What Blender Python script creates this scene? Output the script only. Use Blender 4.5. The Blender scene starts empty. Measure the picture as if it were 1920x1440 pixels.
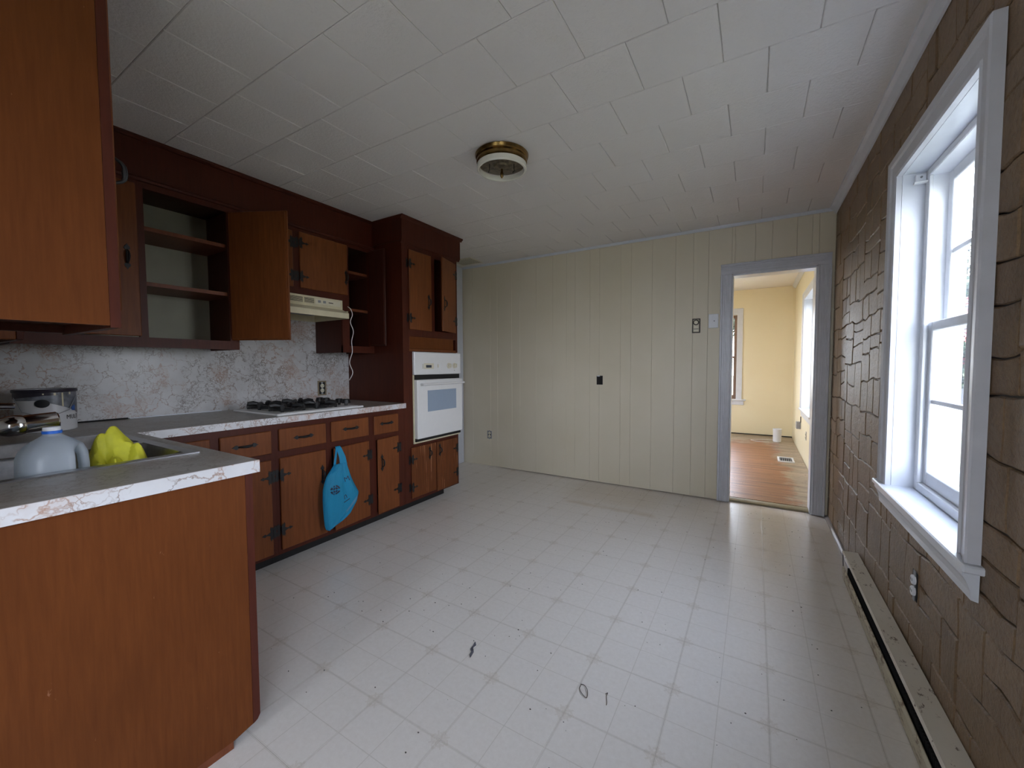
import bpy, bmesh, math, random
from mathutils import Vector, Matrix, noise
random.seed(11)
C = bpy.context.scene.collection
SC = bpy.context.scene
PI = math.pi

# ---------------------------------------------------------------- camera
cd = bpy.data.cameras.new('camera'); cam = bpy.data.objects.new('camera', cd); C.objects.link(cam)
F_PX, YAW, PIT, ROL = 756.61, 0.54246, 0.045559, -0.0042234
f_ = Vector((-math.sin(YAW), math.cos(YAW), 0)); r_ = Vector((math.cos(YAW), math.sin(YAW), 0)); u_ = Vector((0, 0, 1))
f2 = math.cos(PIT)*f_ - math.sin(PIT)*u_; u2 = math.sin(PIT)*f_ + math.cos(PIT)*u_
r3 = math.cos(ROL)*r_ + math.sin(ROL)*u2; u3 = -math.sin(ROL)*r_ + math.cos(ROL)*u2
M3 = Matrix((r3, u3, -f2)).transposed()
cam.matrix_world = Matrix.Translation((0, 0, 1.22)) @ M3.to_4x4()
cd.sensor_width = 36.0; cd.lens = F_PX/1920*36; cd.clip_start = 0.02; cd.clip_end = 300
SC.camera = cam

# ---------------------------------------------------------------- world, sun, exposure
SKY = 6.6
EXPOSURE = 1.38
w = bpy.data.worlds.new('World'); SC.world = w; w.use_nodes = True
nt = w.node_tree; bg = nt.nodes['Background']
tc = nt.nodes.new('ShaderNodeTexCoord'); sp = nt.nodes.new('ShaderNodeSeparateXYZ'); rp = nt.nodes.new('ShaderNodeValToRGB')
nt.links.new(tc.outputs['Generated'], sp.inputs[0]); nt.links.new(sp.outputs['Z'], rp.inputs[0]); nt.links.new(rp.outputs[0], bg.inputs[0])
rp.color_ramp.elements[0].position = 0.0; rp.color_ramp.elements[0].color = (0.925, 0.925, 1.0, 1)
rp.color_ramp.elements[1].position = 1.0; rp.color_ramp.elements[1].color = (0.66, 0.75, 1.0, 1)
bg.inputs[1].default_value = SKY
sd = bpy.data.lights.new('sun', 'SUN'); sd.energy = 15.0; sd.angle = 0.01; sd.color = (1, 0.95, 0.86)
so = bpy.data.objects.new('sun', sd); C.objects.link(so)
so.rotation_euler = Vector((0.62, 0.25, -0.9)).to_track_quat('-Z', 'Y').to_euler()
def portal(name, loc, nrm, sx, sy):
    l = bpy.data.lights.new(name, 'AREA'); l.shape = 'RECTANGLE'; l.size = sx; l.size_y = sy; l.energy = 1
    l.cycles.is_portal = True
    o = bpy.data.objects.new(name, l); C.objects.link(o); o.location = loc
    o.rotation_euler = Vector(nrm).to_track_quat('-Z', 'Y').to_euler()
portal('daylight_portal', (0.74, 1.98, 1.35), (-1, 0, 0), 0.80, 1.40)
portal('daylight_portal', (0.74, 5.94, 1.35), (-1, 0, 0), 1.00, 1.45)
portal('daylight_portal', (-0.70, 8.27, 1.33), (0, -1, 0), 0.80, 1.45)
portal('daylight_portal', (-2.78, 5.75, 1.32), (1, 0, 0), 1.2, 1.7)
portal('daylight_portal', (0.74, -1.20, 1.35), (-1, 0, 0), 1.6, 1.40)
portal('daylight_portal', (-0.75, -2.75, 1.40), (0, 1, 0), 0.8, 1.4)
vs = SC.view_settings
vs.view_transform = 'Standard'; vs.look = 'None'; vs.exposure = EXPOSURE; vs.gamma = 1.0; vs.use_curve_mapping = False
SC.cycles.max_bounces = 10; SC.cycles.diffuse_bounces = 6; SC.cycles.glossy_bounces = 4; SC.cycles.transparent_max_bounces = 12
SC.cycles.sample_clamp_indirect = 8.0
SC.cycles.use_denoising = True

# ---------------------------------------------------------------- helpers
W = {}
def wl(o): return W.get(o.name, Vector((0, 0, 0))) if o else Vector((0, 0, 0))

def thing(name, label, cat, loc=(0, 0, 0), group=None):
    o = bpy.data.objects.new(name, None); C.objects.link(o); o.location = loc; o.empty_display_size = 0.05
    o['label'] = label; o['category'] = cat
    if group: o['group'] = group
    W[o.name] = Vector(loc); return o
def tag(o, label, cat, group=None):
    o['label'] = label; o['category'] = cat
    if group: o['group'] = group
    return o
def struct_root(name, loc=(0, 0, 0), label=None):
    o = bpy.data.objects.new(name, None); C.objects.link(o); o.location = loc; o['kind'] = 'structure'
    if label: o['label'] = label
    W[o.name] = Vector(loc); return o

class MB:
    def __init__(s): s.bm = bmesh.new()
    def _new(s, n0): 
        s.bm.verts.ensure_lookup_table(); return s.bm.verts[n0:]
    def box(s, x0, x1, y0, y1, z0, z1, bev=0.0):
        x0, x1 = min(x0, x1), max(x0, x1); y0, y1 = min(y0, y1), max(y0, y1); z0, z1 = min(z0, z1), max(z0, z1)
        v = [s.bm.verts.new(p) for p in ((x0,y0,z0),(x1,y0,z0),(x1,y1,z0),(x0,y1,z0),(x0,y0,z1),(x1,y0,z1),(x1,y1,z1),(x0,y1,z1))]
        fs = [s.bm.faces.new([v[i] for i in q]) for q in ((3,2,1,0),(4,5,6,7),(0,1,5,4),(1,2,6,5),(2,3,7,6),(3,0,4,7))]
        if bev > 0:
            es = list({e for f in fs for e in f.edges})
            bmesh.ops.bevel(s.bm, geom=es, offset=bev, segments=1, affect='EDGES', profile=0.5)
        return s
    def prism(s, poly, axis, a0, a1):
        # poly: 2d points in the two other axes (x: (y,z); y: (x,z); z: (x,y))
        def P(p, a):
            return {'x': (a, p[0], p[1]), 'y': (p[0], a, p[1]), 'z': (p[0], p[1], a)}[axis]
        A = [s.bm.verts.new(P(p, a0)) for p in poly]; B = [s.bm.verts.new(P(p, a1)) for p in poly]
        n = len(poly)
        f = [s.bm.faces.new(A), s.bm.faces.new(B)]
        for i in range(n): f.append(s.bm.faces.new((A[i], A[(i+1) % n], B[(i+1) % n], B[i])))
        bmesh.ops.recalc_face_normals(s.bm, faces=f)
        return s
    def frust(s, poly, inset_poly, axis, a0, a1, ab):
        # slab whose face at a1 uses inset_poly, shoulder ring at a0, back at ab
        def P(p, a): return {'x': (a, p[0], p[1]), 'y': (p[0], a, p[1]), 'z': (p[0], p[1], a)}[axis]
        rings = [[s.bm.verts.new(P(p, ab)) for p in poly], [s.bm.verts.new(P(p, a0)) for p in poly], [s.bm.verts.new(P(p, a1)) for p in inset_poly]]
        n = len(poly); f = [s.bm.faces.new(rings[0]), s.bm.faces.new(rings[2])]
        for A, B in zip(rings, rings[1:]):
            for i in range(n): f.append(s.bm.faces.new((A[i], A[(i+1) % n], B[(i+1) % n], B[i])))
        bmesh.ops.recalc_face_normals(s.bm, faces=f)
        return s
    def rings(s, rs, cap=True, closed=True):
        R = [[s.bm.verts.new(p) for p in r] for r in rs]; fs = []
        for A, B in zip(R, R[1:]):
            n = len(A)
            for i in range(n if closed else n-1): fs.append(s.bm.faces.new((A[i], A[(i+1) % n], B[(i+1) % n], B[i])))
        if cap:
            fs.append(s.bm.faces.new(list(reversed(R[0])))); fs.append(s.bm.faces.new(R[-1]))
        bmesh.ops.recalc_face_normals(s.bm, faces=fs)
        return s
    def tube(s, pts, r, seg=8, cap=True):
        pts = [Vector(p) for p in pts]; rs = []
        rad = r if isinstance(r, (list, tuple)) else [r]*len(pts)
        a = None
        for i, p in enumerate(pts):
            d = (pts[min(i+1, len(pts)-1)] - pts[max(i-1, 0)]).normalized()
            if a is None: a = d.orthogonal().normalized()
            a = a - d*a.dot(d)
            if a.length < 1e-5: a = d.orthogonal()
            a.normalize(); b = d.cross(a)
            rs.append([p + rad[i]*(math.cos(t)*a + math.sin(t)*b) for t in [2*PI*k/seg for k in range(seg)]])
        return s.rings(rs, cap)
    def lathe(s, prof, c, seg=32, axis='z', cap=True):
        rs = []
        for r, h in prof:
            ring = []
            for k in range(seg):
                t = 2*PI*k/seg; a, b = r*math.cos(t), r*math.sin(t)
                if axis == 'z': ring.append((c[0]+a, c[1]+b, c[2]+h))
                elif axis == 'x': ring.append((c[0]+h, c[1]+a, c[2]+b))
                else: ring.append((c[0]+a, c[1]+h, c[2]+b))
            rs.append(ring)
        return s.rings(rs, cap)
    def M(s, m):
        bmesh.ops.transform(s.bm, matrix=m, verts=s.bm.verts[:]); return s
    def build(s, name, mat, parent=None, loc=None, smooth=False, label=None, kind=None, angle=0.6):
        o = mk(name, s.mesh(name, loc if loc is not None else wl(parent), smooth, angle), mat, parent, loc)
        if label: o['label'] = label
        if kind: o['kind'] = kind
        return o
    def mesh(s, name, org=(0, 0, 0), smooth=False, angle=0.6):
        bmesh.ops.translate(s.bm, verts=s.bm.verts[:], vec=-Vector(org))
        me = bpy.data.meshes.new(name); s.bm.to_mesh(me); s.bm.free()
        if smooth:
            me.shade_smooth(); me.set_sharp_from_angle(angle=angle)
        return me
def mk(name, me, mat, parent=None, loc=None):
    o = bpy.data.objects.new(name, me); C.objects.link(o)
    if len(me.materials) == 0: me.materials.append(mat)
    L = Vector(loc) if loc is not None else (wl(parent) if parent else Vector((0, 0, 0)))
    o.location = L - wl(parent) if parent else L
    if parent: o.parent = parent
    W[o.name] = L
    return o
def struct(name, mb, mat, parent=None, label=None):
    o = mb.build(name, mat, parent); o['kind'] = 'structure'
    if label: o['label'] = label
    return o
def bx(*a): return MB().box(*a)

# ---------------------------------------------------------------- materials
def srgb(r, g, b):
    f = lambda c: (c/255/12.92) if c/255 <= 0.04045 else ((c/255+0.055)/1.055)**2.4
    return (f(r), f(g), f(b), 1)
class NM:
    def __init__(s, name):
        s.m = bpy.data.materials.new(name); s.m.use_nodes = True; s.t = s.m.node_tree
        s.b = s.t.nodes['Principled BSDF']; s._p = None
    def n(s, ty, **kw):
        nd = s.t.nodes.new(ty)
        for k, v in kw.items(): setattr(nd, k, v)
        return nd
    def l(s, a, b): s.t.links.new(a, b)
    def pos(s, sx=1, sy=1, sz=1):
        g = s.n('ShaderNodeNewGeometry'); mp = s.n('ShaderNodeMapping'); mp.inputs['Scale'].default_value = (sx, sy, sz)
        s.l(g.outputs['Position'], mp.inputs[0]); return mp.outputs[0]
    def objpos(s, sx=1, sy=1, sz=1):
        g = s.n('ShaderNodeTexCoord'); mp = s.n('ShaderNodeMapping'); mp.inputs['Scale'].default_value = (sx, sy, sz)
        s.l(g.outputs['Object'], mp.inputs[0]); return mp.outputs[0]
    def noise(s, vec, scale, detail=4, rough=0.5, dist=0.0):
        nd = s.n('ShaderNodeTexNoise'); nd.inputs['Scale'].default_value = scale; nd.inputs['Detail'].default_value = detail
        nd.inputs['Roughness'].default_value = rough; nd.inputs['Distortion'].default_value = dist
        s.l(vec, nd.inputs['Vector']); return nd
    def ramp(s, fac, stops):
        r = s.n('ShaderNodeValToRGB'); e = r.color_ramp.elements
        while len(e) < len(stops): e.new(0.5)
        for i, (p, c) in enumerate(stops):
            e[i].position = p; e[i].color = c if len(c) == 4 else (*c, 1)
        s.l(fac, r.inputs[0]); return r.outputs[0]
    def mix(s, fac, a, b, mode='MIX'):
        m = s.n('ShaderNodeMix', data_type='RGBA', blend_type=mode)
        for i, v in ((0, fac), (6, a), (7, b)):
            if hasattr(v, 'is_linked') or isinstance(v, bpy.types.NodeSocket): s.l(v, m.inputs[i])
            else: m.inputs[i].default_value = v
        return m.outputs[2]
    def math(s, op, a, b=None):
        m = s.n('ShaderNodeMath', operation=op)
        for i, v in ((0, a), (1, b)):
            if v is None: continue
            if isinstance(v, bpy.types.NodeSocket): s.l(v, m.inputs[i])
            else: m.inputs[i].default_value = v
        return m.outputs[0]
    def col(s, v):
        if isinstance(v, bpy.types.NodeSocket): s.l(v, s.b.inputs['Base Color'])
        else: s.b.inputs['Base Color'].default_value = v
        return s
    def set(s, **kw):
        for k, v in kw.items():
            i = s.b.inputs[{'rough': 'Roughness', 'metal': 'Metallic', 'spec': 'Specular IOR Level', 'coat': 'Coat Weight', 'coatr': 'Coat Roughness', 'trans': 'Transmission Weight', 'sss': 'Subsurface Weight'}[k]]
            if isinstance(v, bpy.types.NodeSocket): s.l(v, i)
            else: i.default_value = v
        return s
    def bump(s, h, strength=0.2, dist=0.01):
        b = s.n('ShaderNodeBump'); b.inputs['Strength'].default_value = strength; b.inputs['Distance'].default_value = dist
        s.l(h, b.inputs['Height']); s.l(b.outputs[0], s.b.inputs['Normal']); return s
def plain(name, c, rough=0.5, metal=0.0, bump=0.0, var=0.06, scale=30):
    m = NM(name); v = m.pos(); nz = m.noise(v, scale, 3)
    d = tuple(x*(1-var) for x in c[:3]) + (1,); h = tuple(min(1, x*(1+var)) for x in c[:3]) + (1,)
    m.col(m.ramp(nz.outputs['Fac'], [(0.3, d), (0.7, h)])).set(rough=rough, metal=metal)
    if bump: m.bump(nz.outputs['Fac'], bump, 0.003)
    return m.m
MAT = {}
def wood(name, dark, light, rough=0.38, gx=22, gz=1.2, coat=0.0, worn=0.0, spec=0.22, streak=0.0):
    m = NM(name); v = m.pos(gx, gx, gz)
    n1 = m.noise(v, 3.0, 6, 0.6, 0.3); n2 = m.noise(m.pos(1.3, 1.3, 0.7), 3.0, 3)
    a = m.ramp(n1.outputs['Fac'], [(0.25, dark), (0.75, light)])
    b = m.mix(m.ramp(n2.outputs['Fac'], [(0.35, (0, 0, 0)), (0.7, (1, 1, 1))]), a, tuple(x*0.72 for x in dark[:3]) + (1,))
    c = m.mix(0.38, a, b)
    if worn:
        n3 = m.noise(m.pos(1, 1, 0.5), 26.0, 5, 0.7); k = m.ramp(n3.outputs['Fac'], [(0.70, (0, 0, 0)), (0.74, (1, 1, 1))])
        c = m.mix(m.math('MULTIPLY', k, worn), c, srgb(190, 140, 110))
    if streak:
        n4 = m.noise(m.pos(1, 55, 0.9), 1.6, 3, 0.6); n5 = m.noise(m.pos(), 5.0, 3)
        k4 = m.math('MULTIPLY', m.ramp(n4.outputs['Fac'], [(0.60, (0, 0, 0)), (0.66, (1, 1, 1))]), m.ramp(n5.outputs['Fac'], [(0.44, (0, 0, 0)), (0.52, (1, 1, 1))])); c = m.mix(m.math('MULTIPLY', k4, streak), c, srgb(205, 150, 110))
    m.col(c).set(rough=rough, coat=coat, coatr=0.25, spec=spec); m.bump(n1.outputs['Fac'], 0.08, 0.002)
    return m.m
MAT['door_wood'] = wood('door_wood', (0.140, 0.041, 0.0125, 1), (0.235, 0.074, 0.021, 1), 0.45, 24, 1.8, 0.0)
MAT['scratched_wood'] = wood('scratched_wood', (0.115, 0.034, 0.011, 1), (0.20, 0.062, 0.018, 1), 0.45, 24, 1.8, 0.0, 0.0, 0.22, 0.75)
MAT['panel_wood'] = wood('panel_wood', (0.112, 0.032, 0.0085, 1), (0.158, 0.048, 0.0125, 1), 0.45, 30, 2.2, 0.0, 0.35, 0.12)
MAT['frame_wood'] = wood('frame_wood', (0.062, 0.0130, 0.0068, 1), (0.090, 0.020, 0.0092, 1), 0.45, 24, 1.6, 0.0, 0.3)
MAT['shelf_wood'] = wood('shelf_wood', (0.14, 0.04, 0.018, 1), (0.22, 0.07, 0.03, 1), 0.4, 20, 8)
MAT['dark_wood'] = wood('dark_wood', (0.045, 0.012, 0.008, 1), (0.075, 0.02, 0.012, 1), 0.4, 20, 1.2)
MAT['inner_wood'] = wood('inner_wood', (0.05, 0.024, 0.014, 1), (0.08, 0.04, 0.022, 1), 0.5, 20, 1.2)
MAT['iron'] = plain('black_iron', (0.006, 0.006, 0.007, 1), 0.5, 0.0)
MAT['blackmat'] = plain('black_enamel', (0.012, 0.012, 0.013, 1), 0.42)
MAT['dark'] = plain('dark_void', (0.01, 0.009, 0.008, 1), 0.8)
MAT['white_trim'] = plain('white_gloss_paint', (0.67, 0.70, 0.76, 1), 0.28, 0, 0.02, 0.03, 14)
MAT['grey_trim'] = plain('grey_white_paint', (0.60, 0.61, 0.66, 1), 0.30, 0, 0.02, 0.04, 14)
MAT['vinyl'] = plain('white_vinyl', (0.80, 0.82, 0.86, 1), 0.3, 0, 0, 0.02)
MAT['appl'] = plain('white_enamel', (0.80, 0.80, 0.80, 1), 0.22, 0, 0, 0.01)
MAT['ivory'] = plain('ivory_plastic', (0.72, 0.67, 0.53, 1), 0.35, 0, 0, 0.02)
MAT['almond'] = plain('almond_enamel', (0.66, 0.60, 0.42, 1), 0.35, 0, 0, 0.05, 20)
MAT['chrome'] = plain('chrome', (0.75, 0.75, 0.77, 1), 0.12, 1.0, 0, 0.03)
MAT['steel'] = plain('brushed_steel', (0.42, 0.42, 0.43, 1), 0.28, 1.0, 0.02, 0.1, 60)
MAT['brass'] = plain('aged_brass', (0.24, 0.15, 0.055, 1), 0.25, 1.0, 0.05, 0.35, 25)
MAT['porcelain'] = plain('white_porcelain', (0.80, 0.78, 0.70, 1), 0.15, 0, 0, 0.02)
MAT['plaster'] = plain('plaster_white', (0.70, 0.68, 0.62, 1), 0.7, 0, 0.03, 0.04, 10)
MAT['cabback'] = plain('cabinet_back_board', (0.36, 0.35, 0.27, 1), 0.6, 0, 0, 0.08, 6)
MAT['greyglass'] = plain('grey_oven_glass', srgb(150, 166, 186), 0.12, 0, 0, 0.01)
MAT['lcd'] = plain('dark_display', (0.03, 0.04, 0.06, 1), 0.15)
MAT['grey'] = plain('grey_metal', (0.30, 0.31, 0.33, 1), 0.45, 0.3)
MAT['outletblack'] = plain('black_receptacle', (0.008, 0.008, 0.009, 1), 0.35)
MAT['darkbrownplastic'] = plain('dark_brown_plastic', (0.035, 0.022, 0.014, 1), 0.35)
MAT['cord'] = plain('white_cord', (0.78, 0.74, 0.72, 1), 0.5)

# wall planks (cream paint)
m = NM('cream_paint'); nz = m.noise(m.pos(1, 1, 1), 2.0, 3); n2 = m.noise(m.pos(), 120, 2)
m.col(m.ramp(nz.outputs['Fac'], [(0.3, (0.70, 0.635, 0.49, 1)), (0.7, (0.73, 0.665, 0.53, 1))])).set(rough=0.36); m.bump(n2.outputs['Fac'], 0.05, 0.002)
MAT['cream'] = m.m
m = NM('yellow_paint'); nz = m.noise(m.pos(1, 1, 1), 2.2, 4)
m.col(m.ramp(nz.outputs['Fac'], [(0.3, (0.84, 0.75, 0.52, 1)), (0.7, (0.86, 0.78, 0.56, 1))])).set(rough=0.42)
MAT['yellow'] = m.m
# ceiling tile
m = NM('ceiling_tile_paint'); n1 = m.noise(m.pos(), 75, 5, 0.65); n2 = m.noise(m.pos(), 1.1, 2)
m.col(m.ramp(n2.outputs['Fac'], [(0.3, (0.765, 0.74, 0.715, 1)), (0.7, (0.79, 0.765, 0.745, 1))])).set(rough=0.55); m.bump(n1.outputs['Fac'], 0.6, 0.006)
MAT['ctile'] = m.m
# vinyl floor tile: printed lattice and corner motif
m = NM('vinyl_floor'); g = m.n('ShaderNodeNewGeometry'); sx = m.n('ShaderNodeSeparateXYZ'); m.l(g.outputs['Position'], sx.inputs[0])
X0, Y0, TX, TY = -0.86, 0.957, 0.308, 0.3045
def lat(sock, off, per):   # distance to nearest multiple of per
    a = m.math('DIVIDE', m.math('SUBTRACT', sock, off), per)
    return m.math('MULTIPLY', m.math('ABSOLUTE', m.math('SUBTRACT', a, m.math('ROUND', a))), per)
dx, dy = lat(sx.outputs[0], X0, TX), lat(sx.outputs[1], Y0, TY)
hx, hy = lat(sx.outputs[0], X0, TX/2), lat(sx.outputs[1], Y0, TY/2)
def band(d, lo, hi):
    return m.math('MULTIPLY', m.math('GREATER_THAN', d, lo), m.math('LESS_THAN', d, hi))
def mx(a, b): return m.math('MAXIMUM', a, b)
ln = mx(band(dx, 0.0028, 0.0042), band(dy, 0.0028, 0.0042))
ln = mx(ln, mx(band(hx, -1, 0.0014), band(hy, -1, 0.0014)))
man = m.math('ADD', dx, dy)
near_axis = m.math('LESS_THAN', m.math('MINIMUM', dx, dy), 0.013)
mot = m.math('MULTIPLY', m.math('LESS_THAN', man, 0.038), m.math('GREATER_THAN', man, 0.005))
dif = m.math('ABSOLUTE', m.math('SUBTRACT', dx, dy))
ray = m.math('MULTIPLY', m.math('LESS_THAN', dif, 0.004), m.math('LESS_THAN', man, 0.05))
mot = mx(m.math('MULTIPLY', mot, m.math('LESS_THAN', m.noise(m.pos(), 130, 2).outputs['Fac'], 0.56)), ray)
n1 = m.noise(m.pos(), 55, 5, 0.7); n2 = m.noise(m.pos(), 1.4, 4, 0.6); n3 = m.noise(m.pos(1, 1, 1), 7, 6, 0.7)
base = m.ramp(n1.outputs['Fac'], [(0.3, (0.70, 0.655, 0.605, 1)), (0.7, (0.76, 0.72, 0.675, 1))])
base = m.mix(m.math('MULTIPLY', ln, 0.30), base, (0.36, 0.31, 0.24, 1))
base = m.mix(m.math('MULTIPLY', mot, 0.17), base, (0.40, 0.31, 0.20, 1))
grime = m.ramp(n3.outputs['Fac'], [(0.56, (0, 0, 0)), (0.78, (1, 1, 1))])
base = m.mix(m.math('MULTIPLY', grime, 0.07), base, (0.30, 0.27, 0.24, 1))
# yellow-brown stain left where an appliance stood by the back wall
def rectmask(x0, x1, y0, y1, soft):
    a = m.n('ShaderNodeMapRange', interpolation_type='SMOOTHSTEP'); b = m.n('ShaderNodeMapRange', interpolation_type='SMOOTHSTEP')
    wx = m.math('ADD', m.math('SUBTRACT', m.math('ABSOLUTE', m.math('SUBTRACT', sx.outputs[0], (x0+x1)/2)), (x1-x0)/2), m.math('MULTIPLY', m.math('SUBTRACT', n2.outputs['Fac'], 0.5), 0.5))
    wy = m.math('ADD', m.math('SUBTRACT', m.math('ABSOLUTE', m.math('SUBTRACT', sx.outputs[1], (y0+y1)/2)), (y1-y0)/2), m.math('MULTIPLY', m.math('SUBTRACT', n3.outputs['Fac'], 0.5), 0.12))
    for q, wv in ((a, wx), (b, wy)):
        m.l(wv, q.inputs[0]); q.inputs[1].default_value = -soft; q.inputs[2].default_value = soft; q.inputs[3].default_value = 1; q.inputs[4].default_value = 0
    return m.math('MULTIPLY', a.outputs[0], b.outputs[0])
base = m.mix(m.math('MULTIPLY', rectmask(-1.5, -0.72, 3.42, 4.0, 0.16), 0.24), base, (0.50, 0.36, 0.16, 1))
base = m.mix(m.math('MULTIPLY', rectmask(-1.45, -0.72, 3.30, 3.36, 0.045), 0.30), base, (0.42, 0.27, 0.10, 1))
m.col(base); m.set(rough=0.27, spec=0.5)
m.bump(m.math('ADD', m.math('MULTIPLY', n1.outputs['Fac'], 0.6), m.math('MULTIPLY', ln, -1.0)), 0.16, 0.002)
MAT['floor'] = m.m
# marble-print laminate
def marble(name, base_a, base_b, vein, dirt=0.0, rough=0.3):
    m = NM(name)
    v = m.pos(); nw = m.noise(v, 5.0, 5, 0.65)
    add = m.n('ShaderNodeVectorMath', operation='MULTIPLY_ADD'); m.l(nw.outputs['Color'], add.inputs[0]); add.inputs[1].default_value = (0.30,)*3; m.l(v, add.inputs[2])
    def vor(sc_):
        q = m.n('ShaderNodeTexVoronoi', feature='DISTANCE_TO_EDGE'); q.inputs['Scale'].default_value = sc_; m.l(add.outputs[0], q.inputs['Vector']); return q.outputs['Distance']
    nb = m.noise(v, 5.0, 4, 0.65); nk = m.noise(v, 16.0, 3, 0.6)
    k1 = m.ramp(vor(10.0), [(0.0, (1, 1, 1)), (0.045, (0, 0, 0))]); k2 = m.ramp(vor(27.0), [(0.0, (1, 1, 1)), (0.085, (0, 0, 0))])
    brk = m.ramp(nk.outputs['Fac'], [(0.34, (0, 0, 0)), (0.48, (1, 1, 1))])
    msk = m.ramp(nb.outputs['Fac'], [(0.46, (0, 0, 0)), (0.54, (1, 1, 1))])
    k = mxx(m, m.math('MULTIPLY', m.math('MULTIPLY', k1, brk), 0.9), m.math('MULTIPLY', m.math('MULTIPLY', k2, msk), 0.85))
    nc = m.noise(v, 12.0, 3); b = m.ramp(nc.outputs['Fac'], [(0.35, base_a), (0.65, base_b)])
    nv = m.noise(v, 3.5, 2); vc = m.ramp(nv.outputs['Fac'], [(0.42, (vein[0]*0.42, vein[1]*0.55, vein[2]*0.7, 1)), (0.60, vein)])
    c = m.mix(k, b, vc)
    pk = m.math('MULTIPLY', msk, m.ramp(nv.outputs['Fac'], [(0.5, (0, 0, 0)), (0.62, (1, 1, 1))]))
    c = m.mix(m.math('MULTIPLY', pk, 0.35), c, vein)
    if dirt:
        nd = m.noise(m.pos(1, 1, 1), 9.0, 5, 0.7); c = m.mix(m.math('MULTIPLY', m.ramp(nd.outputs['Fac'], [(0.3, (0.5,)*3), (0.7, (1,)*3)]), dirt), c, (0.23, 0.205, 0.175, 1))
    m.col(c).set(rough=rough)
    return m.m
def mxx(m, a, b): return m.math('MAXIMUM', a, b)
MAT['marble'] = marble('marble_print_laminate', (0.50, 0.49, 0.49, 1), (0.57, 0.56, 0.56, 1), (0.34, 0.19, 0.12, 1))
MAT['marble_edge'] = marble('marble_print_edge', (0.62, 0.62, 0.64, 1), (0.68, 0.68, 0.70, 1), (0.42, 0.24, 0.16, 1))
MAT['marble_top'] = marble('worn_marble_print_top', (0.50, 0.48, 0.46, 1), (0.56, 0.54, 0.52, 1), (0.30, 0.20, 0.13, 1), 0.62, 0.34)
# stone panel
m = NM('brown_stone_panel'); oi = m.n('ShaderNodeObjectInfo')
n1 = m.noise(m.pos(), 70, 6, 0.7); n2 = m.noise(m.pos(), 9, 4)
a = m.ramp(n2.outputs['Fac'], [(0.25, (0.145, 0.087, 0.042, 1)), (0.75, (0.235, 0.147, 0.074, 1))])
a = m.mix(m.math('MULTIPLY', oi.outputs['Random'], 0.7), a, (0.28, 0.182, 0.102, 1))
m.col(m.mix(m.math('MULTIPLY', m.ramp(n1.outputs['Fac'], [(0.45, (0, 0, 0)), (0.7, (1, 1, 1))]), 0.45), a, (0.06, 0.036, 0.02, 1)))
n6 = m.noise(m.pos(), 24, 5, 0.75)
m.set(rough=0.40, spec=0.40); m.bump(m.math('ADD', n6.outputs['Fac'], m.math('MULTIPLY', n1.outputs['Fac'], 0.5)), 1.0, 0.007)
MAT['stone'] = m.m
MAT['stonejoint'] = plain('dark_joint', (0.022, 0.013, 0.008, 1), 0.5)
# next room hardwood
m = NM('worn_oak_floor'); oi = m.n('ShaderNodeObjectInfo'); v = m.pos(1.2, 22, 22); n1 = m.noise(v, 4, 5, 0.6)
n2 = m.noise(m.pos(), 2.2, 6, 0.7); n3 = m.noise(m.pos(1, 2.2, 1), 5, 6, 0.75)
g = m.n('ShaderNodeNewGeometry'); sx = m.n('ShaderNodeSeparateXYZ'); m.l(g.outputs['Position'], sx.inputs[0])
a = m.ramp(n1.outputs['Fac'], [(0.25, (0.17, 0.060, 0.022, 1)), (0.75, (0.40, 0.165, 0.062, 1))])
a = m.mix(m.math('MULTIPLY', oi.outputs['Random'], 0.45), a, (0.26, 0.10, 0.045, 1))
edge = m.math('ADD', m.math('MAXIMUM', m.math('SUBTRACT', sx.outputs[0], 0.27), m.math('MULTIPLY', m.math('SUBTRACT', sx.outputs[1], 7.25), 0.5)), m.math('MULTIPLY', m.math('SUBTRACT', n2.outputs['Fac'], 0.5), 0.7))
k = m.ramp(edge, [(0.0, (0, 0, 0)), (0.09, (1, 1, 1))])
a = m.mix(m.math('MULTIPLY', k, 0.8), a, (0.36, 0.31, 0.23, 1))
k2 = m.ramp(n3.outputs['Fac'], [(0.60, (0, 0, 0)), (0.72, (1, 1, 1))]); a = m.mix(m.math('MULTIPLY', k2, 0.45), a, (0.52, 0.40, 0.27, 1))
n4 = m.noise(m.pos(1, 1.5, 1), 24, 4, 0.7); a = m.mix(m.math('MULTIPLY', m.math('MULTIPLY', m.ramp(n4.outputs['Fac'], [(0.60, (0, 0, 0)), (0.66, (1, 1, 1))]), k), 0.8), a, (0.05, 0.035, 0.025, 1))
n5 = m.noise(m.pos(0.5, 9, 1), 2.0, 5, 0.65); st_ = m.ramp(n5.outputs['Fac'], [(0.32, (0.35, 0.32, 0.32)), (0.5, (0.95, 0.95, 0.95)), (0.68, (1.35, 1.3, 1.3))]); a = m.mix(0.9, a, st_, 'MULTIPLY')
m.col(a).set(rough=0.36, spec=0.35); m.bump(n3.outputs['Fac'], 0.1, 0.003)
MAT['oak'] = m.m
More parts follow.
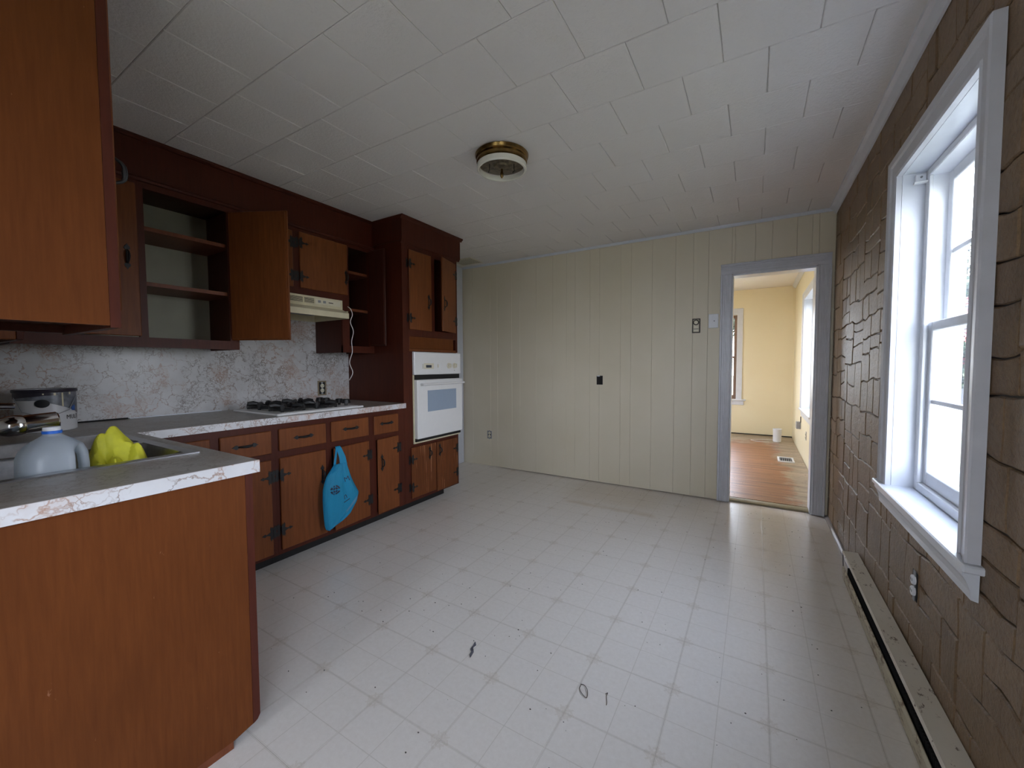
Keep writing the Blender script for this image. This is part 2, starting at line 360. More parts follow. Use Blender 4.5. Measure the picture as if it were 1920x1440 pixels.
# rusty white heater paint
m = NM('scuffed_cream_metal'); n1 = m.noise(m.pos(1, 0.5, 1), 42, 6, 0.75); n2 = m.noise(m.pos(), 3, 3)
b = m.ramp(n2.outputs['Fac'], [(0.3, (0.66, 0.61, 0.52, 1)), (0.7, (0.74, 0.70, 0.62, 1))])
k = m.ramp(n1.outputs['Fac'], [(0.59, (0, 0, 0)), (0.64, (1, 1, 1))])
m.col(m.mix(m.math('MULTIPLY', k, 0.85), b, (0.10, 0.055, 0.025, 1))).set(rough=0.42)
MAT['heater'] = m.m
m = NM('rusty_cream_metal'); n1 = m.noise(m.pos(1, 0.4, 1), 30, 6, 0.75)
k = m.ramp(n1.outputs['Fac'], [(0.50, (0, 0, 0)), (0.58, (1, 1, 1))])
m.col(m.mix(m.math('MULTIPLY', k, 0.8), (0.56, 0.51, 0.38, 1), (0.16, 0.09, 0.05, 1))).set(rough=0.5)
MAT['heater_rust'] = m.m
# glass
m = NM('window_glass'); t = m.t
for nd in list(t.nodes):
    if nd.type != 'OUTPUT_MATERIAL': t.nodes.remove(nd)
out = [nd for nd in t.nodes if nd.type == 'OUTPUT_MATERIAL'][0]
tr = t.nodes.new('ShaderNodeBsdfTransparent'); gl = t.nodes.new('ShaderNodeBsdfGlossy'); gl.inputs['Roughness'].default_value = 0.02
lw_ = t.nodes.new('ShaderNodeLayerWeight'); pw_ = t.nodes.new('ShaderNodeMath'); pw_.operation = 'POWER'; pw_.inputs[1].default_value = 5.0; t.links.new(lw_.outputs['Facing'], pw_.inputs[0]); fr = t.nodes.new('ShaderNodeMath'); fr.operation = 'MULTIPLY_ADD'; fr.inputs[1].default_value = 0.45; fr.inputs[2].default_value = 0.03; t.links.new(pw_.outputs[0], fr.inputs[0]); mi = t.nodes.new('ShaderNodeMixShader')
tr.inputs[0].default_value = (0.93, 0.96, 0.97, 1)
t.links.new(fr.outputs[0], mi.inputs[0]); t.links.new(tr.outputs[0], mi.inputs[1]); t.links.new(gl.outputs[0], mi.inputs[2]); t.links.new(mi.outputs[0], out.inputs[0])
MAT['glass'] = m.m
def film(name, c, transp, rough=0.3):
    m = NM(name); t = m.t; out = [nd for nd in t.nodes if nd.type == 'OUTPUT_MATERIAL'][0]
    m.b.inputs['Base Color'].default_value = c; m.b.inputs['Roughness'].default_value = rough
    tl = t.nodes.new('ShaderNodeBsdfTranslucent'); tl.inputs[0].default_value = c
    tp = t.nodes.new('ShaderNodeBsdfTransparent'); tp.inputs[0].default_value = tuple(min(1, x*1.2+0.15) for x in c[:3]) + (1,)
    m1 = t.nodes.new('ShaderNodeMixShader'); m1.inputs[0].default_value = 0.4; m2 = t.nodes.new('ShaderNodeMixShader'); m2.inputs[0].default_value = transp
    t.links.new(m.b.outputs[0], m1.inputs[1]); t.links.new(tl.outputs[0], m1.inputs[2]); t.links.new(m1.outputs[0], m2.inputs[1]); t.links.new(tp.outputs[0], m2.inputs[2]); t.links.new(m2.outputs[0], out.inputs[0])
    return m
q_ = film('blue_plastic_film', (0.05, 0.54, 0.84, 1), 0.22, 0.22); cn_ = q_.noise(q_.pos(30, 30, 7), 1.6, 5, 0.6, 1.2); q_.bump(cn_.outputs['Fac'], 0.9, 0.012); MAT['bag'] = q_.m
MAT['jug'] = film('milky_plastic', (0.66, 0.72, 0.80, 1), 0.22, 0.3).m
MAT['yellowcloth'] = plain('yellow_rubber', (0.62, 0.60, 0.04, 1), 0.5, 0, 0.1, 0.08, 40)
MAT['canwhite'] = plain('white_can_label', (0.66, 0.66, 0.68, 1), 0.35, 0, 0, 0.04, 20)
MAT['candark'] = plain('dark_can_label', (0.03, 0.025, 0.04, 1), 0.3, 0, 0, 0.2)
MAT['canmid'] = plain('grey_can_label', (0.16, 0.17, 0.20, 1), 0.35, 0, 0, 0.45, 30)
MAT['ink'] = plain('black_ink', (0.012, 0.012, 0.014, 1), 0.5)
MAT['blueprint'] = plain('blue_print', (0.04, 0.12, 0.40, 1), 0.4)
MAT['bluecap'] = plain('blue_seal', (0.02, 0.16, 0.72, 1), 0.4)
MAT['drip'] = plain('dried_paint_drip', (0.66, 0.60, 0.42, 1), 0.5)

# ================================================================ large structure
XL, XR, D, ZC = -3.16, 0.518, 4.033, 2.435
XF, XU, CT = -2.465, -2.80, 0.917     # base/oven face plane, upper face plane, worktop height
# floor
fl = struct('floor', bx(-3.3, 0.72, -2.6, 4.10, -0.12, -0.0045), MAT['floor'], None, 'cream vinyl floor with a faint printed square pattern and small corner stars')
bx(-3.16, 0.526, -2.5, 0.0425, -0.0045, -0.0006).build('floor_sheet', MAT['floor'], fl)
tile_cache = {}
def slab_tile(x0, x1, y0, y1, z_face, z_back, name, mat, parent, e=0.0012, sgn=1):
    key = (name, round(x1-x0, 4), round(y1-y0, 4))
    if key not in tile_cache:
        a, b = (x1-x0)/2, (y1-y0)/2
        p = [(-a, -b), (a, -b), (a, b), (-a, b)]; q = [(-a+e, -b+e), (a-e, -b+e), (a-e, b-e), (-a+e, b-e)]
        tile_cache[key] = MB().frust(p, q, 'z', z_face - sgn*e*0.8, z_face, z_back).mesh(name, (0, 0, 0))
    return mk(name, tile_cache[key], mat, parent, ((x0+x1)/2, (y0+y1)/2, 0))
ty0 = Y0 - 3*TY
for j in range(0, 11):
    y0 = ty0 + j*TY; y1 = min(y0+TY, 4.030)
    for i in range(-6, 6):
        x0 = X0 + i*TX; x1 = min(x0+TX, 0.516)
        if x1 - x0 < 0.02 or x1 < -2.6: continue
        slab_tile(x0+0.00015, x1-0.00015, y0+0.00015, y1-0.00015, 0.0, -0.0045, 'tile', MAT['floor'], fl, 0.0004)
# ceiling
ce = struct('ceiling', bx(-3.3, 0.72, -2.6, 4.17, ZC+0.011, ZC+0.16), MAT['plaster'], None, 'off-white ceiling of staggered square fibre tiles')
bx(-3.16, 0.526, -2.5, 0.0305, ZC, ZC+0.011).build('ceiling_sheet', MAT['ctile'], ce)
CX, CY, CTX, CTY = -1.227, 0.648, 0.312, 0.3085
for k in range(-2, 11):
    y0 = CY + k*CTY; y1 = min(y0+CTY, D)
    off = CX if k % 2 == 0 else CX + 0.157
    for n in range(-8, 8):
        x0 = max(off + n*CTX, XL); x1 = min(off + (n+1)*CTX, XR)
        if x1 - x0 < 0.02: continue
        slab_tile(x0+0.0008, x1-0.0008, y0+0.0008, y1-0.0008, ZC + random.uniform(0, 0.0012)*0, ZC+0.011, 'tile', MAT['ctile'], ce, 0.003, -1)
# roof and outer shell (keeps the sky out of the house)
struct('roof', bx(-3.5, 0.80, -2.8, 8.4, 2.70, 2.82), MAT['plaster'])
# left wall
struct('wall_left', bx(-3.32, XL, -2.6, 4.17, 0, 2.70), MAT['plaster'])
# near wall behind the sink and the open area behind the camera
struct('wall_front', bx(XL, -1.36, -0.09, 0.05, 0, 2.70), MAT['plaster'], None, 'plain plaster wall behind the sink run')
wr = MB(); wr.box(XL, -1.10, -2.72, -2.5, 0, 2.70).box(-0.40, 0.72, -2.72, -2.5, 0, 2.70).box(-1.10, -0.40, -2.72, -2.5, 0, 0.75).box(-1.10, -0.40, -2.72, -2.5, 2.05, 2.70)
struct('wall_rear', wr, MAT['plaster'], None, 'plaster wall behind the camera with an added window opening')

# ---- back wall: backing + planks
wb = MB(); Y1 = 4.17
wb.box(XL, -0.195, D+0.012, Y1, 0, 2.70).box(0.418, 0.72, D+0.012, Y1, 0, 2.70).box(-0.195, 0.418, D+0.012, Y1, 2.008, 2.70)
wback = struct('wall_back', wb, MAT['cream'], None, 'cream painted wall of vertical grooved planks')
gx = [XL, -2.995, -2.732, -2.632, -2.431, -2.323, -2.112, -1.906, -1.745, -1.646, -1.481, -1.379, -1.16, -1.059, -0.859, -0.651, -0.499, -0.374, -0.17, -0.02, 0.10, 0.27, 0.37, XR]
def plank(x0, x1, z0, z1):
    e = 0.0022; p = [(x0+.0005, z0), (x1-.0005, z0), (x1-.0005, z1), (x0+.0005, z1)]; q = [(x0+e, z0), (x1-e, z0), (x1-e, z1), (x0+e, z1)]
    MB().frust(p, q, 'y', D+0.0014, D, D+0.012).build('plank', MAT['cream'], wback, ((x0+x1)/2, D, z0))
for a, b in zip(gx, gx[1:]):
    if b <= -0.19 or a >= 0.415: plank(a, b, 0.004, ZC-0.001)
    elif a < -0.19:
        plank(a, -0.192, 0.004, ZC-0.001); plank(-0.192, b, 2.008, ZC-0.001)
    elif b > 0.415:
        plank(a, 0.414, 2.008, ZC-0.001); plank(0.414, b, 0.004, ZC-0.001)
    else: plank(a, b, 2.008, ZC-0.001)
# crown strips
struct('trim_1', MB().prism([(D-0.004, ZC-0.001), (D-0.022, ZC-0.001), (D-0.018, ZC-0.010), (D-0.008, ZC-0.020), (D-0.002, ZC-0.024)], 'x', XL+0.023, XR-0.001), MAT['white_trim'], None, 'thin white crown strip along the cream wall')
struct('trim_2', MB().prism([(XR-0.001, ZC-0.001), (XR-0.048, ZC-0.001), (XR-0.046, ZC-0.012), (XR-0.030, ZC-0.018), (XR-0.018, ZC-0.032), (XR-0.010, ZC-0.046), (XR-0.001, ZC-0.048)], 'y', -2.4, D-0.001), MAT['white_trim'], None, 'white crown moulding above the brown stone wall')
# white casing board on the left wall beyond the oven
struct('trim_3', bx(XL+0.001, XL+0.022, 3.80, 4.025, 0.0, 2.43, 0.003), MAT['white_trim'], None, 'white board on the left wall between the oven cabinet and the cream wall')

# ---- right wall with stone panel
W1 = (1.605, 2.35, 0.69, 2.015); W4 = (-1.95, -0.45, 0.69, 2.015); W2 = (5.46, 6.42, 0.65, 2.05)
def wall_x(name, x0, x1, y0, y1, z0, z1, holes, mat, label):
    mb = MB(); ys = y0
    for (a, b, c, d) in sorted(holes):
        a, b, c, d = a-0.0125, b+0.0125, c-0.0125, d+0.0125
        mb.box(x0, x1, ys, a, z0, z1); mb.box(x0, x1, a, b, z0, c); mb.box(x0, x1, a, b, d, z1); ys = b
    mb.box(x0, x1, ys, y1, z0, z1); return struct(name, mb, mat, None, label)
wright = wall_x('wall_right', 0.526, 0.72, -2.5, 4.17, 0, 2.70, [W1, W4], MAT['stonejoint'], 'brown wall panelled in moulded imitation stone blocks')
bx(0.5185, 0.526, -2.5, 0.92, 0, W4[2]-0.03).build('stone_sheet', MAT['stone'], wright)
bx(0.5185, 0.526, -0.42, 0.92, W4[2]-0.03, ZC).build('stone_sheet', MAT['stone'], wright)
rnd = random.Random(5)
cells = []
def bsp(y0, y1, z0, z1):
    w_, h_ = y1-y0, z1-z0
    big = rnd.uniform(0.024, 0.060)
    if w_*h_ < big or max(w_, h_) < 0.15:
        cells.append((y0, y1, z0, z1)); return
    if w_ > h_*rnd.uniform(0.9, 1.8):
        c = y0 + w_*rnd.uniform(0.3, 0.7); bsp(y0, c, z0, z1); bsp(c, y1, z0, z1)
    else:
        c = z0 + h_*rnd.uniform(0.32, 0.68); bsp(y0, y1, z0, c); bsp(y0, y1, c, z1)
bsp(0.92, D-0.001, 0.0, ZC)
def clip(cell, hole):
    y0, y1, z0, z1 = cell; a, b, c, d = hole
    if y1 <= a or y0 >= b or z1 <= c or z0 >= d: return [cell]
    o = []
    if y0 < a: o.append((y0, a, z0, z1))
    if y1 > b: o.append((b, y1, z0, z1))
    m0, m1 = max(y0, a), min(y1, b)
    if z0 < c: o.append((m0, m1, z0, c))
    if z1 > d: o.append((m0, m1, d, z1))
    return [q for q in o if q[1]-q[0] > 0.03 and q[3]-q[2] > 0.03]
def warp(y, z):
    n = noise.noise_vector(Vector((y*3.4, z*3.4, 1.7))); n2_ = noise.noise_vector(Vector((y*11, z*11, 5.1)))
    k = min(1, (y-0.92)/0.05, (D-0.001-y)/0.05, z/0.04, (ZC-z)/0.04); k = max(0, k)
    return (y + k*(0.022*n.x + 0.010*n2_.x), z + k*(0.030*n.y + 0.014*n2_.y))
for cell in cells:
    for (y0, y1, z0, z1) in clip(cell, (W1[0]-0.05, W1[1]+0.05, W1[2]-0.05, W1[3]+0.05)):
        def ring(ins):
            a, b, c, d = y0+ins, y1-ins, z0+ins, z1-ins; pts = []
            N = 4
            for i in range(N): pts.append((a+(b-a)*i/N, c))
            for i in range(N): pts.append((b, c+(d-c)*i/N))
            for i in range(N): pts.append((b-(b-a)*i/N, d))
            for i in range(N): pts.append((a, d-(d-c)*i/N))
            return [warp(*p) for p in pts]
        fx = XR + rnd.uniform(-0.0018, 0.002)
        MB().frust(ring(0.0022), ring(0.0058), 'x', fx+0.0042, fx, 0.5262).build('stone', MAT['stone'], wright, (0.522, (y0+y1)/2, (z0+z1)/2))

# ---- next room
struct('floor_next_room', bx(-2.6, 0.72, 4.10, 8.3, -0.12, 0.004), MAT['dark'])
fn = bpy.data.objects['floor_next_room']
pc = {}
for j in range(70):
    y0 = 4.155 + j*0.0565
    if y0 > 8.03: break
    xs = [-2.5]; xx = -2.5 + rnd.uniform(0.3, 1.4)
    while xx < 0.3: xs.append(xx); xx += rnd.uniform(0.7, 1.6)
    xs.append(0.535)
    for a, b in zip(xs, xs[1:]):
        bx(a+0.0006, b-0.0006, y0+0.0005, y0+0.056, 0.004, 0.016).build('plank', MAT['oak'], fn, ((a+b)/2, y0, 0.01))
struct('ceiling_next_room', bx(-2.6, 0.72, 4.17, 8.3, 2.50, 2.70), MAT['ctile'])
struct('trim_4', MB().prism([(0.535, 2.498), (0.49, 2.498), (0.50, 2.48), (0.535, 2.45)], 'y', 4.17, 8.04), MAT['white_trim'])
wall_x('wall_next_room_right', 0.54, 0.72, 4.17, 8.3, 0, 2.70, [W2], MAT['yellow'], 'pale yellow wall of the next room with a tall window')
W3 = (-1.05, -0.283, 0.62, 2.08)
wf = MB(); wf.box(-2.6, W3[0], 8.05, 8.25, 0, 2.7).box(W3[1], 0.54, 8.05, 8.25, 0, 2.7).box(W3[0], W3[1], 8.05, 8.25, 0, W3[2]).box(W3[0], W3[1], 8.05, 8.25, W3[3], 2.7)
struct('wall_next_room_back', wf, MAT['yellow'], None, 'pale yellow far wall of the next room')
struct('wall_next_room_left', MB().box(-2.75, -2.5, 4.17, 5.2, 0, 2.7).box(-2.75, -2.5, 6.3, 8.3, 0, 2.7).box(-2.75, -2.5, 5.2, 6.3, 0, 0.5).box(-2.75, -2.5, 5.2, 6.3, 2.15, 2.7), MAT['yellow'])  # opening cut for the added daylight window
struct('baseboard_next_room', bx(-2.5, 0.54, 8.035, 8.05, 0.004, 0.03), MAT['dark'])

# ---- door opening in the back wall
dr = struct_root('door_1', (0.11, D, 0), 'open doorway with grey-white fluted casing into the yellow room')
def casing_v(x0, x1, z0, z1, inner_left):
    mb = MB(); mb.box(x0, x1, D-0.016, D-0.0005, z0, z1, 0.002)
    a = (x0, x0+0.016) if not inner_left else (x1-0.016, x1); b = (x1-0.014, x1) if not inner_left else (x0, x0+0.014)
    mb.box(a[0]-0.001, a[1]+0.001, D-0.027, D-0.001, z0, z1, 0.003); mb.box(b[0], b[1], D-0.021, D-0.001, z0, z1, 0.003)
    w_ = x1-x0
    for t in (0.36, 0.52, 0.68): mb.box(x0+w_*t-0.003, x0+w_*t+0.003, D-0.0185, D-0.01, z0, z1, 0.001)
    return mb
casing_v(-0.275, -0.188, 0, 2.005, False).build('casing', MAT['grey_trim'], dr)
casing_v(0.410, 0.497, 0, 2.005, True).build('casing', MAT['grey_trim'], dr)
mb = MB(); mb.box(-0.275, 0.497, D-0.016, D-0.0005, 2.005, 2.092, 0.002).box(-0.276, 0.498, D-0.027, D-0.001, 2.076, 2.093, 0.003).box(-0.19, 0.412, D-0.021, D-0.001, 2.003, 2.017, 0.003)
for t in (0.36, 0.52, 0.68): mb.box(-0.27, 0.492, D-0.0185, D-0.01, 2.005+0.087*t-0.003, 2.005+0.087*t+0.003, 0.001)
mb.build('casing', MAT['grey_trim'], dr)
for a, b in ((-0.1935, -0.178), (0.400, 0.4165)):
    bx(a, b, D-0.002, Y1+0.002, 0, 2.0).build('jamb', MAT['white_trim'], dr)
bx(-0.178, 0.400, D-0.002, Y1+0.002, 1.99, 2.0065).build('jamb', MAT['white_trim'], dr)
MB().prism([(D+0.03, 0.0), (D+0.035, 0.010), (D+0.06, 0.016), (D+0.105, 0.017), (D+0.118, 0.008), (D+0.118, 0.0)], 'x', -0.178, 0.400).build('threshold', plain('worn_tan_threshold', (0.34, 0.29, 0.17, 1), 0.5), dr)

# ---- windows
def sash(parent, name, x0, x1, y0, y1, z0, z1, st, rail_b, rail_t, vm, hm, axis='x', mat='vinyl'):
    """x0..x1 is the sash depth; axis 'y' swaps the plan axes"""
    def B(mb, a0, a1, b0, b1, c0, c1, bev=0.003):
        return mb.box(a0, a1, b0, b1, c0, c1, bev) if axis == 'x' else mb.box(b0, b1, a0, a1, c0, c1, bev)
    mb = MB(); B(mb, x0, x1, y0, y0+st, z0, z1); B(mb, x0, x1, y1-st, y1, z0, z1); B(mb, x0, x1, y0+st, y1-st, z0, z0+rail_b); B(mb, x0, x1, y0+st, y1-st, z1-rail_t, z1)
    s = mb.build(name, MAT[mat], parent)
    xm = (x0+x1)/2
    g = MB(); B(g, xm-0.002, xm+0.002, y0+st-0.004, y1-st+0.004, z0+rail_b-0.004, z1-rail_t+0.004, 0.0); g.build('pane', MAT['glass'], s)
    for t in vm:
        yy = y0+st+(y1-y0-2*st)*t; q = MB(); B(q, xm-0.008, xm+0.008, yy-0.009, yy+0.009, z0+rail_b, z1-rail_t, 0.002); q.build('muntin', MAT['vinyl'], s)
    for t in hm:
        zz = z0+rail_b+(z1-z0-rail_b-rail_t)*t; q = MB(); B(q, xm-0.0078, xm+0.0078, y0+st, y1-st, zz-0.009, zz+0.009, 0.002); q.build('muntin', MAT['vinyl'], s)
    return s
def window_x(name, hole, xw, depth_in, casing=True, label=None):
    a, b, c, d = hole; root = struct_root(name, (xw, (a+b)/2, c), label)
    xi = xw + depth_in
    j = 0.012
    jm = MB(); jm.box(xw+0.0062, 0.72, a-j, a, c-j, d+j).box(xw+0.0062, 0.72, b, b+j, c-j, d+j).box(xw+0.0062, 0.72, a, b, d, d+j).box(xi, 0.72, a, b, c-j, c)
    jm.build('jamb', MAT['white_trim'], root)
    fr = MB(); t = 0.030
    fr.box(xi, 0.70, a, a+t, c, d, 0.003).box(xi, 0.70, b-t, b, c, d, 0.003).box(xi, 0.70, a+t, b-t, c, c+0.034, 0.003).box(xi, 0.70, a+t, b-t, d-t, d, 0.003)
    fr.box(xi-0.0, xi+0.012, b-t-0.012, b-t, c+0.034, d-t, 0.002).box(xi, xi+0.012, a+t, a+t+0.012, c+0.034, d-t, 0.002)
    fr.build('frame', MAT['vinyl'], root)
    zm = (c+d)/2 + 0.02
    sash(root, 'lower_sash', xi+0.018, xi+0.046, a+t, b-t, c+0.034, zm+0.018, 0.042, 0.055, 0.036, [0.5], [0.5])
    sash(root, 'upper_sash', xi+0.060, xi+0.088, a+t, b-t, zm-0.018, d-t, 0.042, 0.036, 0.045, [0.5], [0.5])
    return root
win1 = window_x('window_1', W1, 0.512, 0.078, True, 'white double-hung window with a deep white reveal in the brown stone wall')
# casing of window_1 (sloped, backband proud)
CO = (1.525, 2.440)
def win_casing_profile(t):   # across width 0 (inner) .. 1 (outer): wall offset
    return [(0.0, 0.0), (0.0, 0.018), (0.10, 0.022), (0.16, 0.017), (0.62, 0.021), (0.70, 0.027), (0.94, 0.030), (1.0, 0.026), (1.0, 0.0)]
def mitred_casing(root, xw, a, b, c, d, wd, mat):
    pr0 = win_casing_profile(0)
    for yi, sg in ((a, -1), (b, 1)):
        MB().rings([[(xw-o, yi+sg*wd*t, c) for t, o in pr0], [(xw-o, yi+sg*wd*t, d+wd*t) for t, o in pr0]]).build('casing', mat, root)
    MB().rings([[(xw-o, a-wd*t, d+wd*t) for t, o in pr0], [(xw-o, b+wd*t, d+wd*t) for t, o in pr0]]).build('casing', mat, root)
mitred_casing(win1, XR-0.001, W1[0], W1[1], 0.69, W1[3], 0.085, MAT['grey_trim'])
MB().box(0.478, 0.592, 1.502, 2.472, 0.668, 0.6895, 0.004).build('stool', MAT['white_trim'], win1)
MB().prism([(XR-0.001, 0.668), (XR-0.034, 0.668), (XR-0.034, 0.655), (XR-0.026, 0.640), (XR-0.018, 0.615), (XR-0.016, 0.592), (XR-0.001, 0.588)], 'y', 1.522, 2.452).build('apron', MAT['white_trim'], win1)
win4 = window_x('added_window_4', W4, 0.520, 0.08, False, 'unseen double-hung window added in the brown wall behind the camera for daylight')  # out of view, added to let more daylight into the kitchen
w7 = struct_root('added_window_6', (-2.5, 5.75, 0.5), 'unseen window added in the left wall to brighten the yellow room')  # out of view, added to brighten the next room
sash(w7, 'sash', -2.66, -2.62, 5.2, 6.3, 0.5, 2.15, 0.05, 0.06, 0.05, [0.5], [0.5])
rw = struct_root('added_window_5', (-0.75, -2.6, 0.75), 'unseen double-hung window added in the rear wall to brighten the kitchen')  # unseen rear window, added as an extra daylight source
sash(rw, 'lower_sash', -2.64, -2.60, -1.10, -0.40, 0.75, 1.42, 0.05, 0.06, 0.04, [0.5], [0.5], 'y'); sash(rw, 'upper_sash', -2.69, -2.65, -1.10, -0.40, 1.38, 2.05, 0.05, 0.04, 0.05, [0.5], [0.5], 'y')
win2 = window_x('window_2', W2, 0.534, 0.10, False, 'tall white window in the right wall of the yellow room')
mitred_casing(win2, 0.539, W2[0], W2[1], W2[2], W2[3], 0.09, MAT['white_trim'])
MB().box(0.50, 0.634, W2[0]-0.11, W2[1]+0.11, W2[2]-0.022, W2[2]-0.0005, 0.003).build('stool', MAT['white_trim'], win2)
bx(0.522, 0.539, W2[0]-0.09, W2[1]+0.09, W2[2]-0.10, W2[2]-0.022, 0.003).build('apron', MAT['white_trim'], win2)
win3 = struct_root('window_3', (-0.69, 8.05, 0.62), 'white window in the far wall of the yellow room')
MAT['brn'] = plain('dark_sash_paint', (0.20, 0.13, 0.10, 1), 0.4)
for a, b, c, d in ((W3[1], W3[1]+0.088, 0.60, 2.19), (W3[0]-0.125, W3[0], 0.60, 2.19), (W3[0], W3[1], 2.08, 2.19)):
    bx(a, b, 8.028, 8.0495, c, d, 0.003).build('casing', MAT['white_trim'], win3)
bx(W3[0]-0.15, W3[1]+0.15, 7.99, 8.05, 0.595, 0.62, 0.004).build('stool', MAT['white_trim'], win3)
bx(W3[0]-0.12, W3[1]+0.12, 8.03, 8.0495, 0.52, 0.595, 0.003).build('apron', MAT['white_trim'], win3)
sash(win3, 'lower_sash', 8.07, 8.10, W3[0]+0.001, W3[1]-0.001, 0.62, 1.37, 0.045, 0.07, 0.04, [], [], 'y', 'brn'); sash(win3, 'upper_sash', 8.11, 8.14, W3[0]+0.001, W3[1]-0.001, 1.33, 2.08, 0.045, 0.04, 0.05, [0.5], [0.5], 'y', 'brn')

# ---------------------------------------------------------------- soffit above the cabinets
sf = MB(); sf.box(XL, XU-0.006, 0.05, 2.369, 2.215, ZC-0.0005); sf.box(XU-0.006, -1.42, 0.05, 0.37, 2.215, ZC-0.0005)
sfo = struct('soffit', sf, MAT['frame_wood'], None, 'dark red-brown boxed soffit above the upper cabinets')
tr_ = MB(); tr_.prism([(XU-0.006, ZC-0.001), (XU+0.016, ZC-0.001), (XU+0.014, ZC-0.012), (XU+0.004, ZC-0.020), (XU-0.006, ZC-0.022)], 'y', 0.37, 2.369)
tr_.build('crown_bead', MAT['frame_wood'], sfo)
MB().prism([(XU-0.006, 2.222), (XU+0.010, 2.221), (XU+0.016, 2.212), (XU+0.011, 2.202), (XU+0.0005, 2.199), (XU+0.0005, 2.215), (XU-0.006, 2.215)], 'y', 0.385, 2.369).build('lower_bead', MAT['frame_wood'], sfo)

# ================================================================ cabinet fittings
def frameM(origin, es, ed):
    """local (s, d, z) -> world"""
    es, ed = Vector(es), Vector(ed); ez = Vector((0, 0, 1))
    m_ = Matrix((es, ed, ez)).transposed().to_4x4(); m_.translation = Vector(origin); return m_
def poly_plate(mb, pts, d0, d1):   # pts in (s,z), extruded along d
    return mb.prism(pts, 'y', d0, d1)
def hinge_mb(sgn, zc, d_fr, d_dr, sc=1.0):
    """butterfly hinge with an arrow strap; s = 0 is the joint, door lies at +s*sgn"""
    mb = MB(); k = sc
    leaf = [(-0.002, -0.020), (-0.006, -0.034), (-0.010, -0.028), (-0.014, -0.041), (-0.019, -0.030), (-0.024, -0.036), (-0.024, -0.012), (-0.020, 0.0), (-0.024, 0.012), (-0.024, 0.036), (-0.019, 0.030), (-0.014, 0.041), (-0.010, 0.028), (-0.006, 0.034), (-0.002, 0.020)]
    P = [(sgn*s*k, zc+z*k) for s, z in leaf]; poly_plate(mb, P, d_fr, d_fr+0.002)
    dl = [(-0.001, -0.022), (0.006, -0.040), (0.010, -0.030), (0.016, -0.044), (0.021, -0.030), (0.019, -0.012), (0.034, -0.005), (0.044, -0.003), (0.048, -0.010), (0.058, -0.006), (0.068, 0.0),
          (0.058, 0.006), (0.048, 0.010), (0.044, 0.003), (0.034, 0.005), (0.019, 0.012), (0.021, 0.030), (0.016, 0.044), (0.010, 0.030), (0.006, 0.040), (-0.001, 0.022)]
    P = [(sgn*s*k, zc+z*k) for s, z in dl]; poly_plate(mb, P, d_dr, d_dr+0.0022)
    dm = max(d_fr, d_dr)
    mb.tube([(0, dm+0.001, zc-0.022*k), (0, dm+0.001, zc+0.022*k)], 0.004, 8)
    return mb
def pull_mb(sc, zc, d0, vertical=True, L=0.135):
    """black colonial pull: spade back plates and a twisted bail"""
    mb = MB(); h = L/2
    def spade(o, dirn):
        pts = [(-0.004, 0.0), (-0.013, 0.010), (-0.010, 0.020), (-0.004, 0.026), (0.0, 0.036), (0.004, 0.026), (0.010, 0.020), (0.013, 0.010), (0.004, 0.0), (0.006, -0.008), (-0.006, -0.008)]
        out = []
        for a, b in pts:
            a, b = a, o + dirn*b
            out.append((sc+a, zc+b) if vertical else (sc+b, zc+a))
        poly_plate(mb, out, d0, d0+0.003)
    spade(h-0.036, 1); spade(-h+0.036, -1)
    q_ = h-0.034
    poly_plate(mb, [(sc-0.006, zc-q_), (sc+0.006, zc-q_), (sc+0.004, zc), (sc+0.006, zc+q_), (sc-0.006, zc+q_), (sc-0.004, zc)] if vertical else [(sc-q_, zc-0.006), (sc, zc-0.004), (sc+q_, zc-0.006), (sc+q_, zc+0.006), (sc, zc+0.004), (sc-q_, zc+0.006)], d0+0.0002, d0+0.0022)
    pts, rad = [], []
    for i in range(9):
        t = -1 + 2*i/8; q = t*(h-0.034); d = d0+0.003+0.022*(1-t*t*t*t)
        pts.append((sc, d, zc+q) if vertical else (sc+q, d, zc)); rad.append(0.0035+0.0035*(1-abs(t)))
    mb.tube(pts, rad, 8); return mb
def cab_door(root, face, s0, s1, z0, z1, hinge, angle=0, hz=(), pull=None, knob_z=None, mat='door_wood', thick=0.012, name='door', label=None, lip=True, hscale=1.0, pullL=0.135):
    """door on a face: face = (origin, es, ed); hinge 'lo'/'hi' end of s"""
    Mf = frameM(*face); sh = s0 if hinge == 'lo' else s1; sg = 1 if hinge == 'lo' else -1
    R = Matrix.Identity(4)
    if angle:
        R = Matrix.Translation((sh, 0.0, 0)) @ Matrix.Rotation(math.radians(angle)*sg, 4, 'Z') @ Matrix.Translation((-sh, 0.0, 0))
    Mt = Mf @ R
    g0 = 0.0006
    mb = MB(); mb.box(s0+0.0005, s1-0.0005, g0, thick, z0, z1, 0.0035)
    if angle: mb.box(s0+0.011, s1-0.011, -0.008, g0+0.0004, z0+0.011, z1-0.011)
    d = mb.M(Mt).build(name, MAT[mat], root, label=label)
    for z in hz:
        hinge_mb(sg, z, 0.0005 if not angle else thick, thick+0.0003, hscale).M(Matrix.Translation((0, 0, 0))).M(Matrix.Translation((sh, 0, 0))).M(Mt).build('hinge', MAT['iron'], d)
    if pull:
        s_, z_ = pull; pull_mb(s_, z_, thick+0.0003, True, pullL).M(Mt).build('handle', MAT['iron'], d, smooth=True)
    return d
def drawer(root, face, s0, s1, z0, z1, pl=None, L=0.14):
    Mf = frameM(*face); d = MB().box(s0, s1, 0.0006, 0.013, z0, z1, 0.0035).M(Mf).build('drawer', MAT['door_wood'], root)
    if pl: pull_mb(pl[0], pl[1], 0.0133, False, L).M(Mf).build('handle', MAT['iron'], d, smooth=True)
    return d
